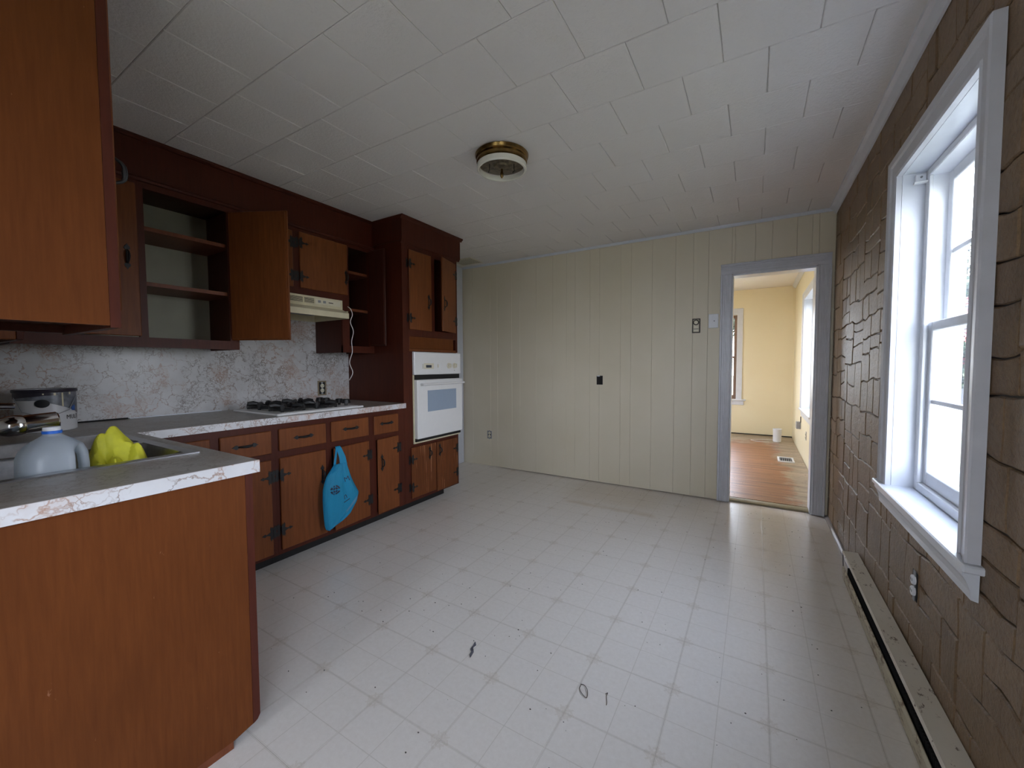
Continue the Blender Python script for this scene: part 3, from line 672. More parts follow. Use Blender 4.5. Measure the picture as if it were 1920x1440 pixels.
FX = ((XF, 0, 0), (0, 1, 0), (1, 0, 0))     # base/oven faces look to +X, s = world y
FU = ((XU, 0, 0), (0, 1, 0), (1, 0, 0))

# ---------------------------------------------------------------- base cabinets along the left wall
def base_cab(label, y0, y1, stiles, rails_z, name='base_cabinet', toe=True, extra=None):
    t = thing(name, label, 'cabinet', (XF, (y0+y1)/2, 0))
    mb = MB(); d = 0.019
    for a, b in stiles: mb.box(XF-d, XF, a, b, 0.072, 0.877)
    for a, b, s0, s1 in rails_z: mb.box(XF-d, XF-0.0003, s0, s1, a, b)
    mb.build('face_frame', MAT['frame_wood'], t)
    c = MB(); c.box(-3.155, XF-d, y0+0.0005, y0+0.016, 0.09, 0.877).box(-3.155, XF-d, y1-0.016, y1-0.0005, 0.09, 0.877).box(-3.15, XF-d, y0+0.016, y1-0.016, 0.09, 0.106).box(-3.156, -3.15, y0+0.016, y1-0.016, 0.09, 0.877)
    c.build('carcass', MAT['dark_wood'], t)
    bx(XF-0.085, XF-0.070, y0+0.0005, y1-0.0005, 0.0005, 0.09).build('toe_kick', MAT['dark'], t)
    return t
b1 = base_cab('dark wood base cabinet in the corner next to the sink run', 0.692, 1.3245, [(0.693, 0.74), (0.985, 1.035), (1.297, 1.3245)], [(0.072, 0.098, 0.692, 1.3245), (0.655, 0.708, 0.692, 1.3245), (0.834, 0.877, 0.692, 1.3245)])
drawer(b1, FX, 0.735, 0.985, 0.703, 0.838, (0.86, 0.772)); drawer(b1, FX, 1.030, 1.300, 0.703, 0.838, (1.155, 0.772))
cab_door(b1, FX, 0.735, 0.985, 0.090, 0.660, 'lo', pull=(0.955, 0.49)); cab_door(b1, FX, 1.030, 1.296, 0.090, 0.664, 'hi', hz=(0.560, 0.222))
b2 = base_cab('dark wood base cabinet under the gas cooktop with a blue bag', 1.325, 2.0295, [(1.325, 1.352), (1.65, 1.70), (2.0, 2.0295)], [(0.072, 0.100, 1.325, 2.0295), (0.655, 0.712, 1.325, 2.0295), (0.834, 0.877, 1.325, 2.0295)])
drawer(b2, FX, 1.345, 1.656, 0.708, 0.842, (1.500, 0.776)); drawer(b2, FX, 1.696, 2.004, 0.706, 0.843, (1.850, 0.780))
cab_door(b2, FX, 1.345, 1.652, 0.098, 0.664, 'lo', hz=(0.561, 0.225), pull=(1.622, 0.50)); cab_door(b2, FX, 1.696, 2.006, 0.098, 0.664, 'hi', angle=4, hz=(0.560, 0.221))
b3 = base_cab('narrow dark wood base cabinet beside the tall oven cabinet', 2.030, 2.3685, [(2.030, 2.080), (2.285, 2.3685)], [(0.072, 0.098, 2.03, 2.3685), (0.655, 0.700, 2.03, 2.3685), (0.838, 0.877, 2.03, 2.3685)])
drawer(b3, FX, 2.054, 2.296, 0.698, 0.840, (2.175, 0.777)); cab_door(b3, FX, 2.074, 2.297, 0.086, 0.661, 'hi', angle=3, hz=(0.567, 0.232), pull=(2.113, 0.478))

# ---------------------------------------------------------------- sink base cabinet (end panel towards the room)
sk = thing('sink_base_cabinet', 'red-brown sink base cabinet with a large plain end panel', 'cabinet', (-1.9, 0.36, 0))
XP = -1.40
MB().prism([(0.052, 0.028), (0.600, 0.028), (0.612, 0.031), (0.6545, 0.040), (0.6545, 0.877), (0.052, 0.877)], 'x', XP-0.019, XP).build('end_panel', MAT['panel_wood'], sk)
MB().box(XP-0.017, XP-0.004, 0.06, 0.597, 0.0005, 0.028).build('base_strip', MAT['shelf_wood'], sk)
mb = MB(); mb.prism([(0.655, 0.040), (0.668, 0.046), (0.677, 0.060), (0.677, 0.877), (0.655, 0.877)], 'x', XP-0.06, XP+0.001)
mb.box(-2.44, -2.40, 0.655, 0.6745, 0.072, 0.877).box(-1.94, -1.90, 0.655, 0.6745, 0.098, 0.834).box(-2.40, XP-0.06, 0.655, 0.6742, 0.834, 0.877).box(-2.40, XP-0.06, 0.655, 0.6742, 0.072, 0.098)
mb.build('face_frame', MAT['frame_wood'], sk)
FS = ((0, 0.6752, 0), (-1, 0, 0), (0, 1, 0))
cab_door(sk, FS, 1.46, 1.905, 0.095, 0.84, 'lo', hz=(0.72, 0.22), pull=(1.87, 0.6)); cab_door(sk, FS, 1.935, 2.38, 0.095, 0.84, 'hi', hz=(0.72, 0.22), pull=(1.97, 0.6))
mb = MB(); mb.box(-2.44, XP-0.019, 0.052, 0.06, 0.09, 0.877).box(-2.44, XP-0.019, 0.06, 0.655, 0.09, 0.105).box(-2.44, -2.425, 0.06, 0.655, 0.105, 0.70); mb.build('carcass', MAT['dark_wood'], sk)
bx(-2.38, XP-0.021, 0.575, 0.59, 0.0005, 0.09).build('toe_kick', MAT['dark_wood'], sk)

# ---------------------------------------------------------------- worktop (one L-shaped laminate top with two cut-outs) and backsplash
SX0, SX1, SY0, SY1 = -2.515, -1.675, 0.085, 0.640      # sink rim outline
wt = thing('worktop', 'L-shaped marble-print laminate worktop on the base cabinets', 'worktop', (-2.2, 0.7, 0.9))
mb = MB(); zt0, zt1 = 0.8775, CT
hx0, hx1, hy0, hy1 = SX0+0.015, SX1-0.015, SY0+0.015, SY1-0.015
mb.box(XL+0.001, hx0, 0.0515, 0.69, zt0, zt1).box(hx1, -1.3815, 0.0515, 0.69, zt0, zt1).box(hx0, hx1, 0.0515, hy0, zt0, zt1).box(hx0, hx1, hy1, 0.69, zt0, zt1)
mb.box(XL+0.001, -2.4415, 0.69, 2.3685, zt0, zt1)
mb.build('top', MAT['marble_top'], wt)
mb = MB(); mb.box(-1.3815, -1.380, 0.0515, 0.6915, zt0, zt1-0.0008).box(-2.4415, -1.3815, 0.69, 0.6915, zt0, zt1-0.0008).box(-2.4415, -2.440, 0.6915, 2.3685, zt0, zt1-0.0008)
mb.build('edge_band', MAT['marble_edge'], wt, label='white marble-print edge strip')
bs = tag(MB().box(XL+0.0005, XL+0.007, 0.052, 2.3685, CT+0.0003, 1.7).build('backsplash', MAT['marble'], None, loc=(XL, 1.2, CT)), 'marble-print laminate backsplash sheet on the left wall', 'backsplash')
tag(MB().box(XL+0.0075, XL+0.016, 0.86, 1.34, CT+0.0003, CT+0.006).build('caulk_strip', MAT['white_trim'], None, loc=(XL, 1.1, CT)), 'white caulk strip where worktop meets backsplash', 'trim')
tag(MB().box(XL+0.0075, XL+0.014, 0.60, 0.855, CT+0.0003, CT+0.008).build('open_joint', MAT['dark'], None, loc=(XL, .7, CT)), 'black open joint with loose dirt behind the worktop near the paint can', 'joint')

# ---------------------------------------------------------------- oven cabinet
YA, YB = 2.3695, 3.072
oc = thing('oven_cabinet', 'tall dark wood oven cabinet reaching the ceiling', 'cabinet', (XF, 2.72, 0))
mb = MB(); d = 0.02
mb.box(XF-d, XF, YA, 2.445, 0.072, 2.235).box(XF-d, XF, 3.045, YB, 0.072, 0.558).box(XF-d, XF, 3.045, YB, 1.345, 2.235)
mb.box(XF-d, XF-0.0004, 2.445, 3.045, 0.072, 0.105).box(XF-d, XF-0.0004, 2.445, 3.045, 0.528, 0.562).box(XF-d, XF-0.0004, 2.445, 3.045, 1.465, 1.53).box(XF-d, XF-0.0004, 2.445, 3.045, 2.172, 2.235)
mb.box(XF-d, XF-0.0004, 2.70, 2.755, 1.53, 2.172).box(XF-d, XF-0.0004, 2.735, 2.765, 0.105, 0.528).box(XF-d, XF-0.0004, 2.445, 2.472, 0.562, 1.345)
mb.build('face_frame', MAT['frame_wood'], oc)
mb = MB(); mb.box(-3.158, XF-d, YA, YA+0.018, 0.09, 2.235).box(-3.158, XF-d, YB-0.018, YB, 0.09, 2.235).box(-3.158, -3.15, YA+0.018, YB-0.018, 0.09, 2.235).box(-3.15, XF-d-0.001, YA+0.018, YB-0.018, 0.545, 0.56).box(-3.15, XF-d-0.001, YA+0.018, YB-0.018, 1.47, 1.485)
mb.build('side_panel', MAT['frame_wood'], oc)
bx(XF-d+0.001, XF+0.001, 2.442, 3.01, 1.366, 1.468, 0.002).build('filler_panel', MAT['panel_wood'], oc)
bx(XF-d+0.002, XF+0.006, 2.436, 3.04, 1.343, 1.365, 0.002).build('ledge', MAT['door_wood'], oc)
fz = MB(); fz.box(-3.158, XF+0.012, YA-0.006, YB+0.04, 2.236, ZC-0.0008)
fz.build('frieze', MAT['frame_wood'], oc)
cr = MB(); cr.prism([(XF+0.012, ZC-0.001), (XF+0.034, ZC-0.001), (XF+0.032, ZC-0.012), (XF+0.020, ZC-0.02), (XF+0.012, ZC-0.03)], 'y', YA-0.02, YB+0.06)
cr.prism([(YA-0.006, ZC-0.001), (YA-0.02, ZC-0.001), (YA-0.018, ZC-0.012), (YA-0.012, ZC-0.02), (YA-0.006, ZC-0.03)], 'x', XU+0.02, XF+0.012)
cr.prism([(XF+0.0125, 2.236), (XF+0.012, 2.225), (XF+0.004, 2.216), (XF+0.0003, 2.214), (XF+0.0003, 2.236)], 'y', YA-0.01, YB+0.03)
cr.build('crown_moulding', MAT['frame_wood'], oc)
cab_door(oc, FX, 2.440, 2.706, 1.524, 2.180, 'lo', hz=(2.066, 1.62), pull=(2.668, 1.775)); cab_door(oc, FX, 2.755, 3.040, 1.530, 2.180, 'hi', angle=15, hz=(2.075, 1.64), pull=(2.79, 1.775))
cab_door(oc, FX, 2.438, 2.742, 0.100, 0.532, 'lo', hz=(0.432, 0.195), pull=(2.655, 0.452), pullL=0.12, mat='scratched_wood'); cab_door(oc, FX, 2.752, 3.046, 0.084, 0.531, 'hi', hz=(0.430, 0.198), pull=(2.788, 0.455), pullL=0.12, mat='scratched_wood')
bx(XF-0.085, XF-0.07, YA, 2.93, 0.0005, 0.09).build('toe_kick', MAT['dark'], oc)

# wall oven
ov = thing('wall_oven', 'white built-in wall oven in the tall cabinet', 'oven', (XF, 2.78, 0.56))
bx(-3.0, XF-0.0005, 2.4725, 3.0440, 0.5625, 1.3425).build('body', MAT['grey'], ov)
mb = MB(); mb.box(XF+0.0006, XF+0.012, 2.468, 3.078, 0.5605, 0.574).box(XF+0.0006, XF+0.010, 2.468, 2.480, 0.574, 1.143); mb.build('trim_strip', MAT['almond'], ov)
cp = MB().box(XF+0.0006, XF+0.030, 2.466, 3.081, 1.145, 1.338, 0.005).build('control_panel', MAT['appl'], ov)
bx(XF+0.0006, XF+0.014, 2.481, 3.078, 1.104, 1.1445).build('vent_gap', MAT['dark'], ov)
bx(XF+0.0302, XF+0.034, 2.575, 2.700, 1.195, 1.243, 0.002).build('clock_bezel', MAT['ivory'], cp)
bx(XF+0.0342, XF+0.0352, 2.600, 2.668, 1.205, 1.228).build('display', MAT['lcd'], cp)
for k in range(3): MB().lathe([(0.004, 0), (0.004, 0.004)], (XF+0.0302, 2.562, 1.203+0.014*k), 8, 'x').build('button', MAT['ivory'], cp)
bx(XF+0.0302, XF+0.033, 2.752, 2.764, 1.205, 1.235, 0.001).build('switch', MAT['ivory'], cp)
for yy in (2.905, 2.985):
    MB().lathe([(0.026, 0), (0.026, 0.004), (0.021, 0.006), (0.019, 0.022), (0.016, 0.024)], (XF+0.0302, yy, 1.222), 20, 'x').box(XF+0.05, XF+0.062, yy-0.004, yy+0.004, 1.203, 1.241, 0.002).build('knob', MAT['ivory'], cp, smooth=True)
MB().lathe([(0.003, 0), (0.003, 0.002)], (XF+0.0302, 2.985, 1.178), 8, 'x').build('indicator', MAT['ink'], cp)
od = MB().box(XF+0.0006, XF+0.042, 2.484, 3.090, 0.600, 1.103, 0.006).build('door', MAT['appl'], ov)
bx(XF+0.0422, XF+0.0432, 2.606, 2.993, 0.824, 1.008, 0.0).build('window', MAT['greyglass'], od)
mb = MB(); mb.tube([(XF+0.073, 2.515, 1.064), (XF+0.073, 3.075, 1.064)], 0.010, 10).box(XF+0.0422, XF+0.073, 2.518, 2.538, 1.055, 1.073, 0.003).box(XF+0.0422, XF+0.073, 3.052, 3.072, 1.055, 1.073, 0.003)
mb.build('handle', MAT['appl'], od, smooth=True)
bx(XF+0.0006, XF+0.020, 2.482, 3.084, 0.5745, 0.5995).build('lower_gap', MAT['dark'], ov)

# ---------------------------------------------------------------- upper cabinets on the left wall
def upper(label, y0, y1, z0, z1=2.2145, stiles=(), rails=(), shelves=(), back='cabback', side_mat='frame_wood', name='upper_cabinet'):
    t = thing(name, label, 'cabinet', (XU, (y0+y1)/2, z0)); d = 0.019
    mb = MB()
    for a, b in stiles: mb.box(XU-d, XU, a, b, z0, z1)
    for a, b, s0, s1 in rails: mb.box(XU-d, XU-0.0004, s0, s1, a, b)
    mb.build('face_frame', MAT['frame_wood'], t)
    bx(XL+0.0075, XU-d, y0+0.0005, y0+0.016, z0, z1).build('side_panel', MAT[side_mat], t); bx(XL+0.0075, XU-d, y1-0.016, y1-0.0005, z0, z1).build('side_panel', MAT[side_mat], t)
    bx(XL+0.0075, XU-d, y0+0.016, y1-0.016, z0+0.032, z0+0.046).build('bottom_panel', MAT['inner_wood'], t); bx(XL+0.0075, XU-d, y0+0.016, y1-0.016, z1-0.02, z1-0.001).build('top_panel', MAT['inner_wood'], t)
    bx(XL+0.0075, XL+0.012, y0+0.016, y1-0.016, z0+0.046, z1-0.02).build('back_panel', MAT[back], t)
    for s0, s1, zt in shelves:
        bx(XL+0.0125, XU-d-0.012, s0, s1, zt-0.021, zt).build('shelf', MAT['shelf_wood'], t)
    return t
u1 = upper('open dark wood upper cabinet with two shelves and its right door swung wide', 0.384, 1.3065, 1.327, 2.2145,
           [(0.384, 0.43), (0.825, 0.861), (1.256, 1.3065)], [(1.327, 1.380, 0.384, 1.3065), (2.168, 2.2145, 0.384, 1.3065)], [(0.401, 1.290, 1.978), (0.401, 1.290, 1.682)])
cab_door(u1, FU, 0.42, 0.830, 1.384, 2.180, 'lo', hz=(2.07, 1.49), pull=(0.784, 1.792))
cab_door(u1, FU, 0.880, 1.262, 1.384, 2.170, 'hi', angle=117, hz=(2.07, 1.49), pull=(0.93, 1.79))
u2 = upper('short dark wood upper cabinet with closed door above the range hood', 1.307, 2.0545, 1.735, 2.2145,
           [(1.307, 1.345), (1.63, 1.718), (2.05, 2.0545)], [(1.735, 1.785, 1.307, 2.0545), (2.168, 2.2145, 1.307, 2.0545)], [])
cab_door(u2, FU, 1.335, 1.664, 1.783, 2.172, 'hi', hz=(2.092, 1.862), pull=(1.365, 1.92)); cab_door(u2, FU, 1.712, 2.105, 1.783, 2.178, 'lo', hz=(2.100, 1.864), pull=(2.088, 1.92), pullL=0.12)
u3 = upper('narrow open dark wood upper cabinet between hood and oven cabinet', 2.055, 2.3635, 1.330, 2.2145,
           [(2.055, 2.121), (2.317, 2.3635)], [(1.330, 1.384, 2.055, 2.3635), (2.170, 2.2145, 2.055, 2.3635)], [(2.072, 2.347, 1.993), (2.072, 2.347, 1.690)], 'inner_wood', 'dark_wood')
cab_door(u3, FU, 2.130, 2.320, 1.388, 2.180, 'hi', angle=90, mat='dark_wood')
# near uppers above the sink run
ua = thing('upper_cabinet', 'large dark wood upper cabinet above the sink run, its plain end panel facing the room', 'cabinet', (-1.42, 0.21, 1.327))
XA = -1.42
bx(XA-0.018, XA, 0.051, 0.360, 1.327, 2.2145).build('end_panel', MAT['panel_wood'], ua)
mb = MB(); mb.box(-1.455, XA+0.0008, 0.3605, 0.381, 1.322, 2.2145).box(-1.86, -1.82, 0.3605, 0.3805, 1.322, 2.2145).box(-1.82, -1.455, 0.3605, 0.3803, 1.322, 1.375).box(-1.82, -1.455, 0.3605, 0.3803, 2.168, 2.2145); mb.build('face_frame', MAT['frame_wood'], ua)
mb = MB(); mb.box(-1.86, -1.842, 0.051, 0.360, 1.327, 2.2145).box(-1.842, XA-0.018, 0.051, 0.36, 1.350, 1.366).box(-1.842, XA-0.018, 0.051, 0.057, 1.366, 2.2145); mb.build('carcass', MAT['dark_wood'], ua)
FA = ((0, 0.3808, 0), (-1, 0, 0), (0, 1, 0))
cab_door(ua, FA, 1.448, 1.83, 1.37, 2.18, 'hi', hz=(2.07, 1.49), pull=(1.475, 1.745))
ub = thing('upper_cabinet', 'dark wood upper cabinet in the far corner, mostly hidden behind the large end panel', 'cabinet', (-2.5, 0.21, 1.33))
XB = -2.50
bx(XB-0.018, XB, 0.051, 0.360, 1.3305, 2.2145, 0.003).build('end_panel', MAT['door_wood'], ub)
mb = MB(); mb.box(-2.54, XB+0.0005, 0.3605, 0.3795, 1.3305, 2.2145, 0.002).box(XL+0.008, -2.54, 0.3605, 0.379, 1.3305, 1.38).box(XL+0.008, -2.54, 0.3605, 0.379, 2.168, 2.2145); mb.build('face_frame', MAT['frame_wood'], ub)
mb = MB(); mb.box(XL+0.008, XB-0.018, 0.051, 0.36, 1.352, 1.368).box(XL+0.008, XB-0.018, 0.051, 0.057, 1.368, 2.2145); mb.build('carcass', MAT['dark_wood'], ub)
cab_door(ub, FA, 2.53, 2.785, 1.37, 2.18, 'lo', pull=(2.75, 1.6))

# ---------------------------------------------------------------- range hood
hd = thing('range_hood', 'almond range hood under the short upper cabinet', 'range hood', (-2.95, 1.68, 1.6))
HY0, HY1 = 1.309, 2.050; HXF = XU+0.012
MB().prism([(XL+0.0085, 1.7345), (HXF, 1.7345), (HXF, 1.662), (-2.716, 1.632), (-2.712, 1.628), (-2.712, 1.588), (-2.722, 1.588), (-2.722, 1.622), (-2.80, 1.648), (XL+0.0085, 1.648)], 'y', HY0, HY1).build('shell', MAT['almond'], hd)
mb = MB(); mb.box(XL+0.009, -2.7225, HY0, HY0+0.004, 1.588, 1.6475).box(XL+0.009, -2.7225, HY1-0.004, HY1, 1.588, 1.6475).box(XL+0.009, XL+0.013, HY0+.004, HY1-.004, 1.588, 1.6475); mb.build('skirt', MAT['almond'], hd)
bx(-3.10, -2.80, 1.38, 1.98, 1.630, 1.6478).build('filter', MAT['grey'], hd)
bx(-2.98, -2.90, 1.45, 1.58, 1.600, 1.6298, 0.004).build('lamp_lens', MAT['grey'], hd)
for (a, b) in ((1.560, 1.725), (1.738, 1.812)):
    g = bx(HXF+0.0003, HXF+0.001, a, b, 1.681, 1.722).build('vent_grille', MAT['dark'], hd)
    for k in range(5):
        bx(HXF+0.0011, HXF+0.004, a, b, 1.682+k*0.009, 1.686+k*0.009).build('slat', MAT['almond'], g)
bx(HXF+0.0003, HXF+0.0015, 1.822, 2.03, 1.682, 1.721, 0.0).build('control_strip', MAT['ivory'], hd)
for yy in (1.852, 1.894): bx(HXF+0.0016, HXF+0.007, yy-0.011, yy+0.011, 1.693, 1.711, 0.002).build('rocker_switch', MAT['grey'], hd)
bx(HXF+0.0016, HXF+0.0024, 1.93, 1.968, 1.699, 1.705).build('name_plate', MAT['darkbrownplastic'], hd)

# ---------------------------------------------------------------- cooktop
ck = thing('gas_cooktop', 'white gas cooktop with black grates on the worktop', 'cooktop', (-2.74, 1.67, CT))
kx0, kx1, ky0, ky1 = -3.02, -2.478, 1.352, 1.985
MB().box(kx0, kx1, ky0, ky1, CT+0.0004, CT+0.013, 0.005).build('pan', MAT['appl'], ck)
mb = MB(); mb.box(kx0+0.03, kx1-0.03, ky0+0.04, ky1-0.03, CT+0.0132, CT+0.0148, 0.001); mb.build('burner_deck', MAT['appl'], ck)
for (bx_, by_) in ((-2.885, 1.49), (-2.615, 1.49), (-2.885, 1.725), (-2.615, 1.725)):
    zc = CT+0.015
    MB().lathe([(0.045, 0), (0.045, 0.006), (0.030, 0.010), (0.030, 0.018), (0.026, 0.022)], (bx_, by_, zc), 20).build('burner', MAT['blackmat'], ck, smooth=True)
    g = MB(); R = 0.098
    pts = [(bx_+R*math.cos(2*PI*i/24), by_+R*math.sin(2*PI*i/24), zc+0.016) for i in range(25)]
    g.tube(pts, 0.0085, 6)
    for q in range(4):
        a = PI/4 + q*PI/2
        def P(r_, z_): return (bx_+r_*math.cos(a), by_+r_*math.sin(a), zc+z_)
        g.tube([P(R+0.002, 0.0005), P(R+0.002, 0.016), P(R-0.004, 0.034), P(R-0.03, 0.040), P(0.035, 0.034)], [0.009, 0.011, 0.017, 0.014, 0.009], 6)
    g.build('grate', MAT['blackmat'], ck)
for (kx, ky) in ((-2.93, 1.930), (-2.85, 1.930), (-2.69, 1.930), (-2.61, 1.930)):
    MB().lathe([(0.010, 0), (0.010, 0.014), (0.031, 0.016), (0.031, 0.022), (0.025, 0.044), (0.022, 0.046)], (kx, ky, CT+0.0135), 16).build('knob', MAT['blackmat'], ck, smooth=True)

# ---------------------------------------------------------------- sink, faucet, jug, gloves
sn = thing('kitchen_sink', 'stainless steel double-bowl sink set in the worktop', 'sink', ((SX0+SX1)/2, 0.36, CT))
def rr(x0, x1, y0, y1, z, r, n=5):
    o = []
    for cx, cy, a0 in ((x1-r, y1-r, 0), (x0+r, y1-r, PI/2), (x0+r, y0+r, PI), (x1-r, y0+r, 1.5*PI)):
        for i in range(n+1): t = a0 + PI/2*i/n; o.append((cx+r*math.cos(t), cy+r*math.sin(t), z))
    return o
bowls = ((SX0+0.035, -2.115), (-2.075, SX1-0.035)); BY0, BY1 = 0.165, SY1-0.035
rim = MB(); zr = CT+0.0005
for a, b, c, d in ((SX0, SX1, SY0, BY0), (SX0, SX1, BY1, SY1), (SX0, bowls[0][0], BY0, BY1), (bowls[0][1], bowls[1][0], BY0, BY1), (bowls[1][1], SX1, BY0, BY1)): rim.box(a, b, c, d, zr, zr+0.004)
rim.build('rim', MAT['steel'], sn)
for (a, b) in bowls:
    mb = MB(); mb.rings([rr(a-0.003, b+0.003, BY0-0.003, BY1+0.003, zr+0.0035, 0.05), rr(a, b, BY0, BY1, zr-0.004, 0.05), rr(a+0.012, b-0.012, BY0+0.012, BY1-0.012, 0.785, 0.055), rr(a+0.03, b-0.03, BY0+0.03, BY1-0.03, 0.772, 0.05)], cap=False)
    bm_ = mb.bm; bm_.verts.ensure_lookup_table(); n = 24; bm_.faces.new(bm_.verts[3*n:4*n])
    bmesh.ops.solidify(bm_, geom=bm_.faces[:], thickness=0.0012)
    mb.build('bowl', MAT['steel'], sn, smooth=True, angle=1.0)
    MB().lathe([(0.045, 0.0), (0.045, 0.002), (0.03, 0.001)], ((a+b)/2, 0.38, 0.7732), 20).build('drain', MAT['chrome'], sn)
fa = thing('kitchen_faucet', 'chrome pull-out faucet with lever on the sink ledge', 'faucet', (-2.06, 0.125, CT+0.005))
fx = -2.06; fz_ = CT+0.0048
MB().lathe([(0.032, 0), (0.032, 0.008), (0.026, 0.014), (0.024, 0.05), (0.024, 0.062)], (fx, 0.125, fz_), 24).build('base', MAT['chrome'], fa, smooth=True)
MB().tube([(fx, 0.125, fz_+0.062), (fx, 0.15, fz_+0.095), (fx, 0.20, fz_+0.11), (fx, 0.25, fz_+0.112)], [0.024, 0.023, 0.021, 0.02], 16).build('spout', MAT['chrome'], fa, smooth=True)
mb = MB(); pr_ = [(0.004, -0.004), (0.016, 0.0), (0.027, 0.011), (0.0335, 0.028), (0.035, 0.045), (0.0325, 0.062), (0.0295, 0.066), (0.0300, 0.070), (0.0285, 0.138), (0.025, 0.142)]
mb.lathe(pr_, (0, 0, 0), 24, 'y'); mb.M(Matrix.Translation((fx, 0.238, fz_+0.106)) @ Matrix.Rotation(math.radians(5), 4, 'X')); mb.build('spray_head', MAT['chrome'], fa, smooth=True)
MB().tube([(fx, 0.17, fz_+0.125), (fx-0.002, 0.215, fz_+0.160), (fx-0.002, 0.25, fz_+0.176), (fx-0.002, 0.285, fz_+0.172)], [0.012, 0.012, 0.011, 0.010], 10).build('lever', MAT['chrome'], fa, smooth=True)

jg = thing('plastic_jug', 'empty milky plastic gallon jug with blue seal in the sink', 'jug', (-1.80, 0.317, 0.7735))
jx, jy, jz = -1.800, 0.317, 0.7735
mb = MB(); rs = []
for z, h, e in ((0.0, 0.064, 3.4), (0.006, 0.072, 3.6), (0.05, 0.074, 3.6), (0.09, 0.074, 3.6), (0.097, 0.072, 3.6), (0.104, 0.074, 3.6), (0.145, 0.074, 3.4), (0.180, 0.073, 3.2), (0.200, 0.067, 2.9), (0.216, 0.056, 2.6), (0.230, 0.041, 2.3), (0.240, 0.027, 2.0), (0.246, 0.020, 2.0), (0.256, 0.0195, 2.0)):
    ring = []
    for k in range(32):
        t = 2*PI*k/32; c, s = math.cos(t), math.sin(t); r_k = h/((abs(c)**e + abs(s)**e)**(1/e))
        yy = r_k*s
        if 0.045 < z < 0.21: yy = min(yy, 0.032)      # flat scoop behind the handle
        ring.append((jx + r_k*c, jy + yy, jz+z))
    rs.append(ring)
mb.rings(rs); mb.build('bottle', MAT['jug'], jg, smooth=True, angle=1.2)
MB().tube([(jx, jy+0.012, jz+0.226), (jx, jy+0.034, jz+0.216), (jx, jy+0.052, jz+0.203), (jx, jy+0.061, jz+0.182), (jx, jy+0.0635, jz+0.15), (jx, jy+0.0635, jz+0.10), (jx, jy+0.060, jz+0.05)], [0.015, 0.016, 0.015, 0.0135, 0.013, 0.013, 0.014], 14).build('handle', MAT['jug'], jg, smooth=True)
MB().lathe([(0.021, 0.250), (0.0215, 0.2505), (0.0215, 0.258), (0.021, 0.2585)], (jx, jy, jz), 20).build('seal', MAT['bluecap'], jg, smooth=True)
MB().lathe([(0.0195, 0.2588), (0.0195, 0.268), (0.018, 0.270)], (jx, jy, jz), 20).build('cap', MAT['vinyl'], jg, smooth=True)

gv = MB(); N = 46
def glove_h(u, v):
    x, y = u-0.5, v-0.5
    r = math.hypot(x*1.0, y*1.0); edge = min(1, max(0, 1-(r/0.5)**6))
    a = x*0.9 + y*0.44; b_ = -x*0.44 + y*0.9
    p1 = math.exp(-((a+0.10)**2/0.016 + (b_+0.02)**2/0.10)); p2 = math.exp(-((x-0.05)**2/0.05 + (y-0.24)**2/0.035))
    n = noise.noise(Vector((u*5, v*5, 3))); f1 = 1-abs(noise.noise(Vector((u*2.9+7, v*2.3, 1))))*2.2; f2 = 1-abs(noise.noise(Vector((u*9+1, v*7, 6))))*2.0
    cr_ = abs(math.sin(8*a+3*b_+1.4*math.sin(5*b_+1))); cr2 = abs(math.sin(6*b_-4*a+1.1))
    return edge*(0.070 + 0.030*cr_ + 0.016*cr2 + 0.100*p1 + 0.060*p2 + 0.024*f1 + 0.006*f2 + 0.006*n)
gx0, gy0 = -1.945, 0.488
top = [[(gx0+(u/N-0.5)*0.225*(1+0.1*noise.noise(Vector((u*.3, v*.3, 9)))), gy0+(v/N-0.5)*0.205, 0.776+glove_h(u/N, v/N)) for u in range(N+1)] for v in range(N+1)]
V = [[gv.bm.verts.new(p) for p in row] for row in top]
for j in range(N):
    for i in range(N):
        if max(glove_h(i/N, j/N), glove_h((i+1)/N, (j+1)/N)) > 0.001: gv.bm.faces.new((V[j][i], V[j][i+1], V[j+1][i+1], V[j+1][i]))
bmesh.ops.delete(gv.bm, geom=[v for v in gv.bm.verts if not v.link_faces], context='VERTS')
bmesh.ops.solidify(gv.bm, geom=gv.bm.faces[:], thickness=0.002)
tag(gv.build('rubber_glove', MAT['yellowcloth'], None, loc=(gx0, gy0, 0.776), smooth=True, angle=0.45), 'crumpled bright yellow rubber glove in the sink bowl', 'glove')

# paint can
pc_ = thing('paint_can', 'used paint can on the worktop behind the sink', 'paint can', (-2.92, 0.50, CT))
px, py, pz, pr_ = -2.92, 0.50, CT+0.0004, 0.100
MB().lathe([(pr_-0.004, 0.0), (pr_, 0.003), (pr_, 0.186), (pr_+0.004, 0.188), (pr_+0.005, 0.197), (pr_+0.001, 0.199), (pr_-0.006, 0.197), (pr_-0.008, 0.180)], (px, py, pz), 48).build('body', MAT['canwhite'], pc_, smooth=True)
MB().lathe([(pr_+0.0052, 0.186), (pr_+0.0062, 0.1875), (pr_+0.0062, 0.1975), (pr_+0.003, 0.2005), (pr_-0.004, 0.2005)], (px, py, pz), 48, cap=False).build('rim', MAT['candark'], pc_, smooth=True)
MB().lathe([(pr_-0.0085, 0.181), (0.001, 0.183)], (px, py, pz), 32).build('lid', MAT['grey'], pc_)
cam_a = math.atan2(-py, -px)       # direction from can to the camera
def wrap(bm_, a0, R):
    for v in bm_.verts:
        t = a0 + v.co.x/R; rr_ = R + v.co.y; v.co = Vector((px+rr_*math.cos(t), py+rr_*math.sin(t), pz+v.co.z))
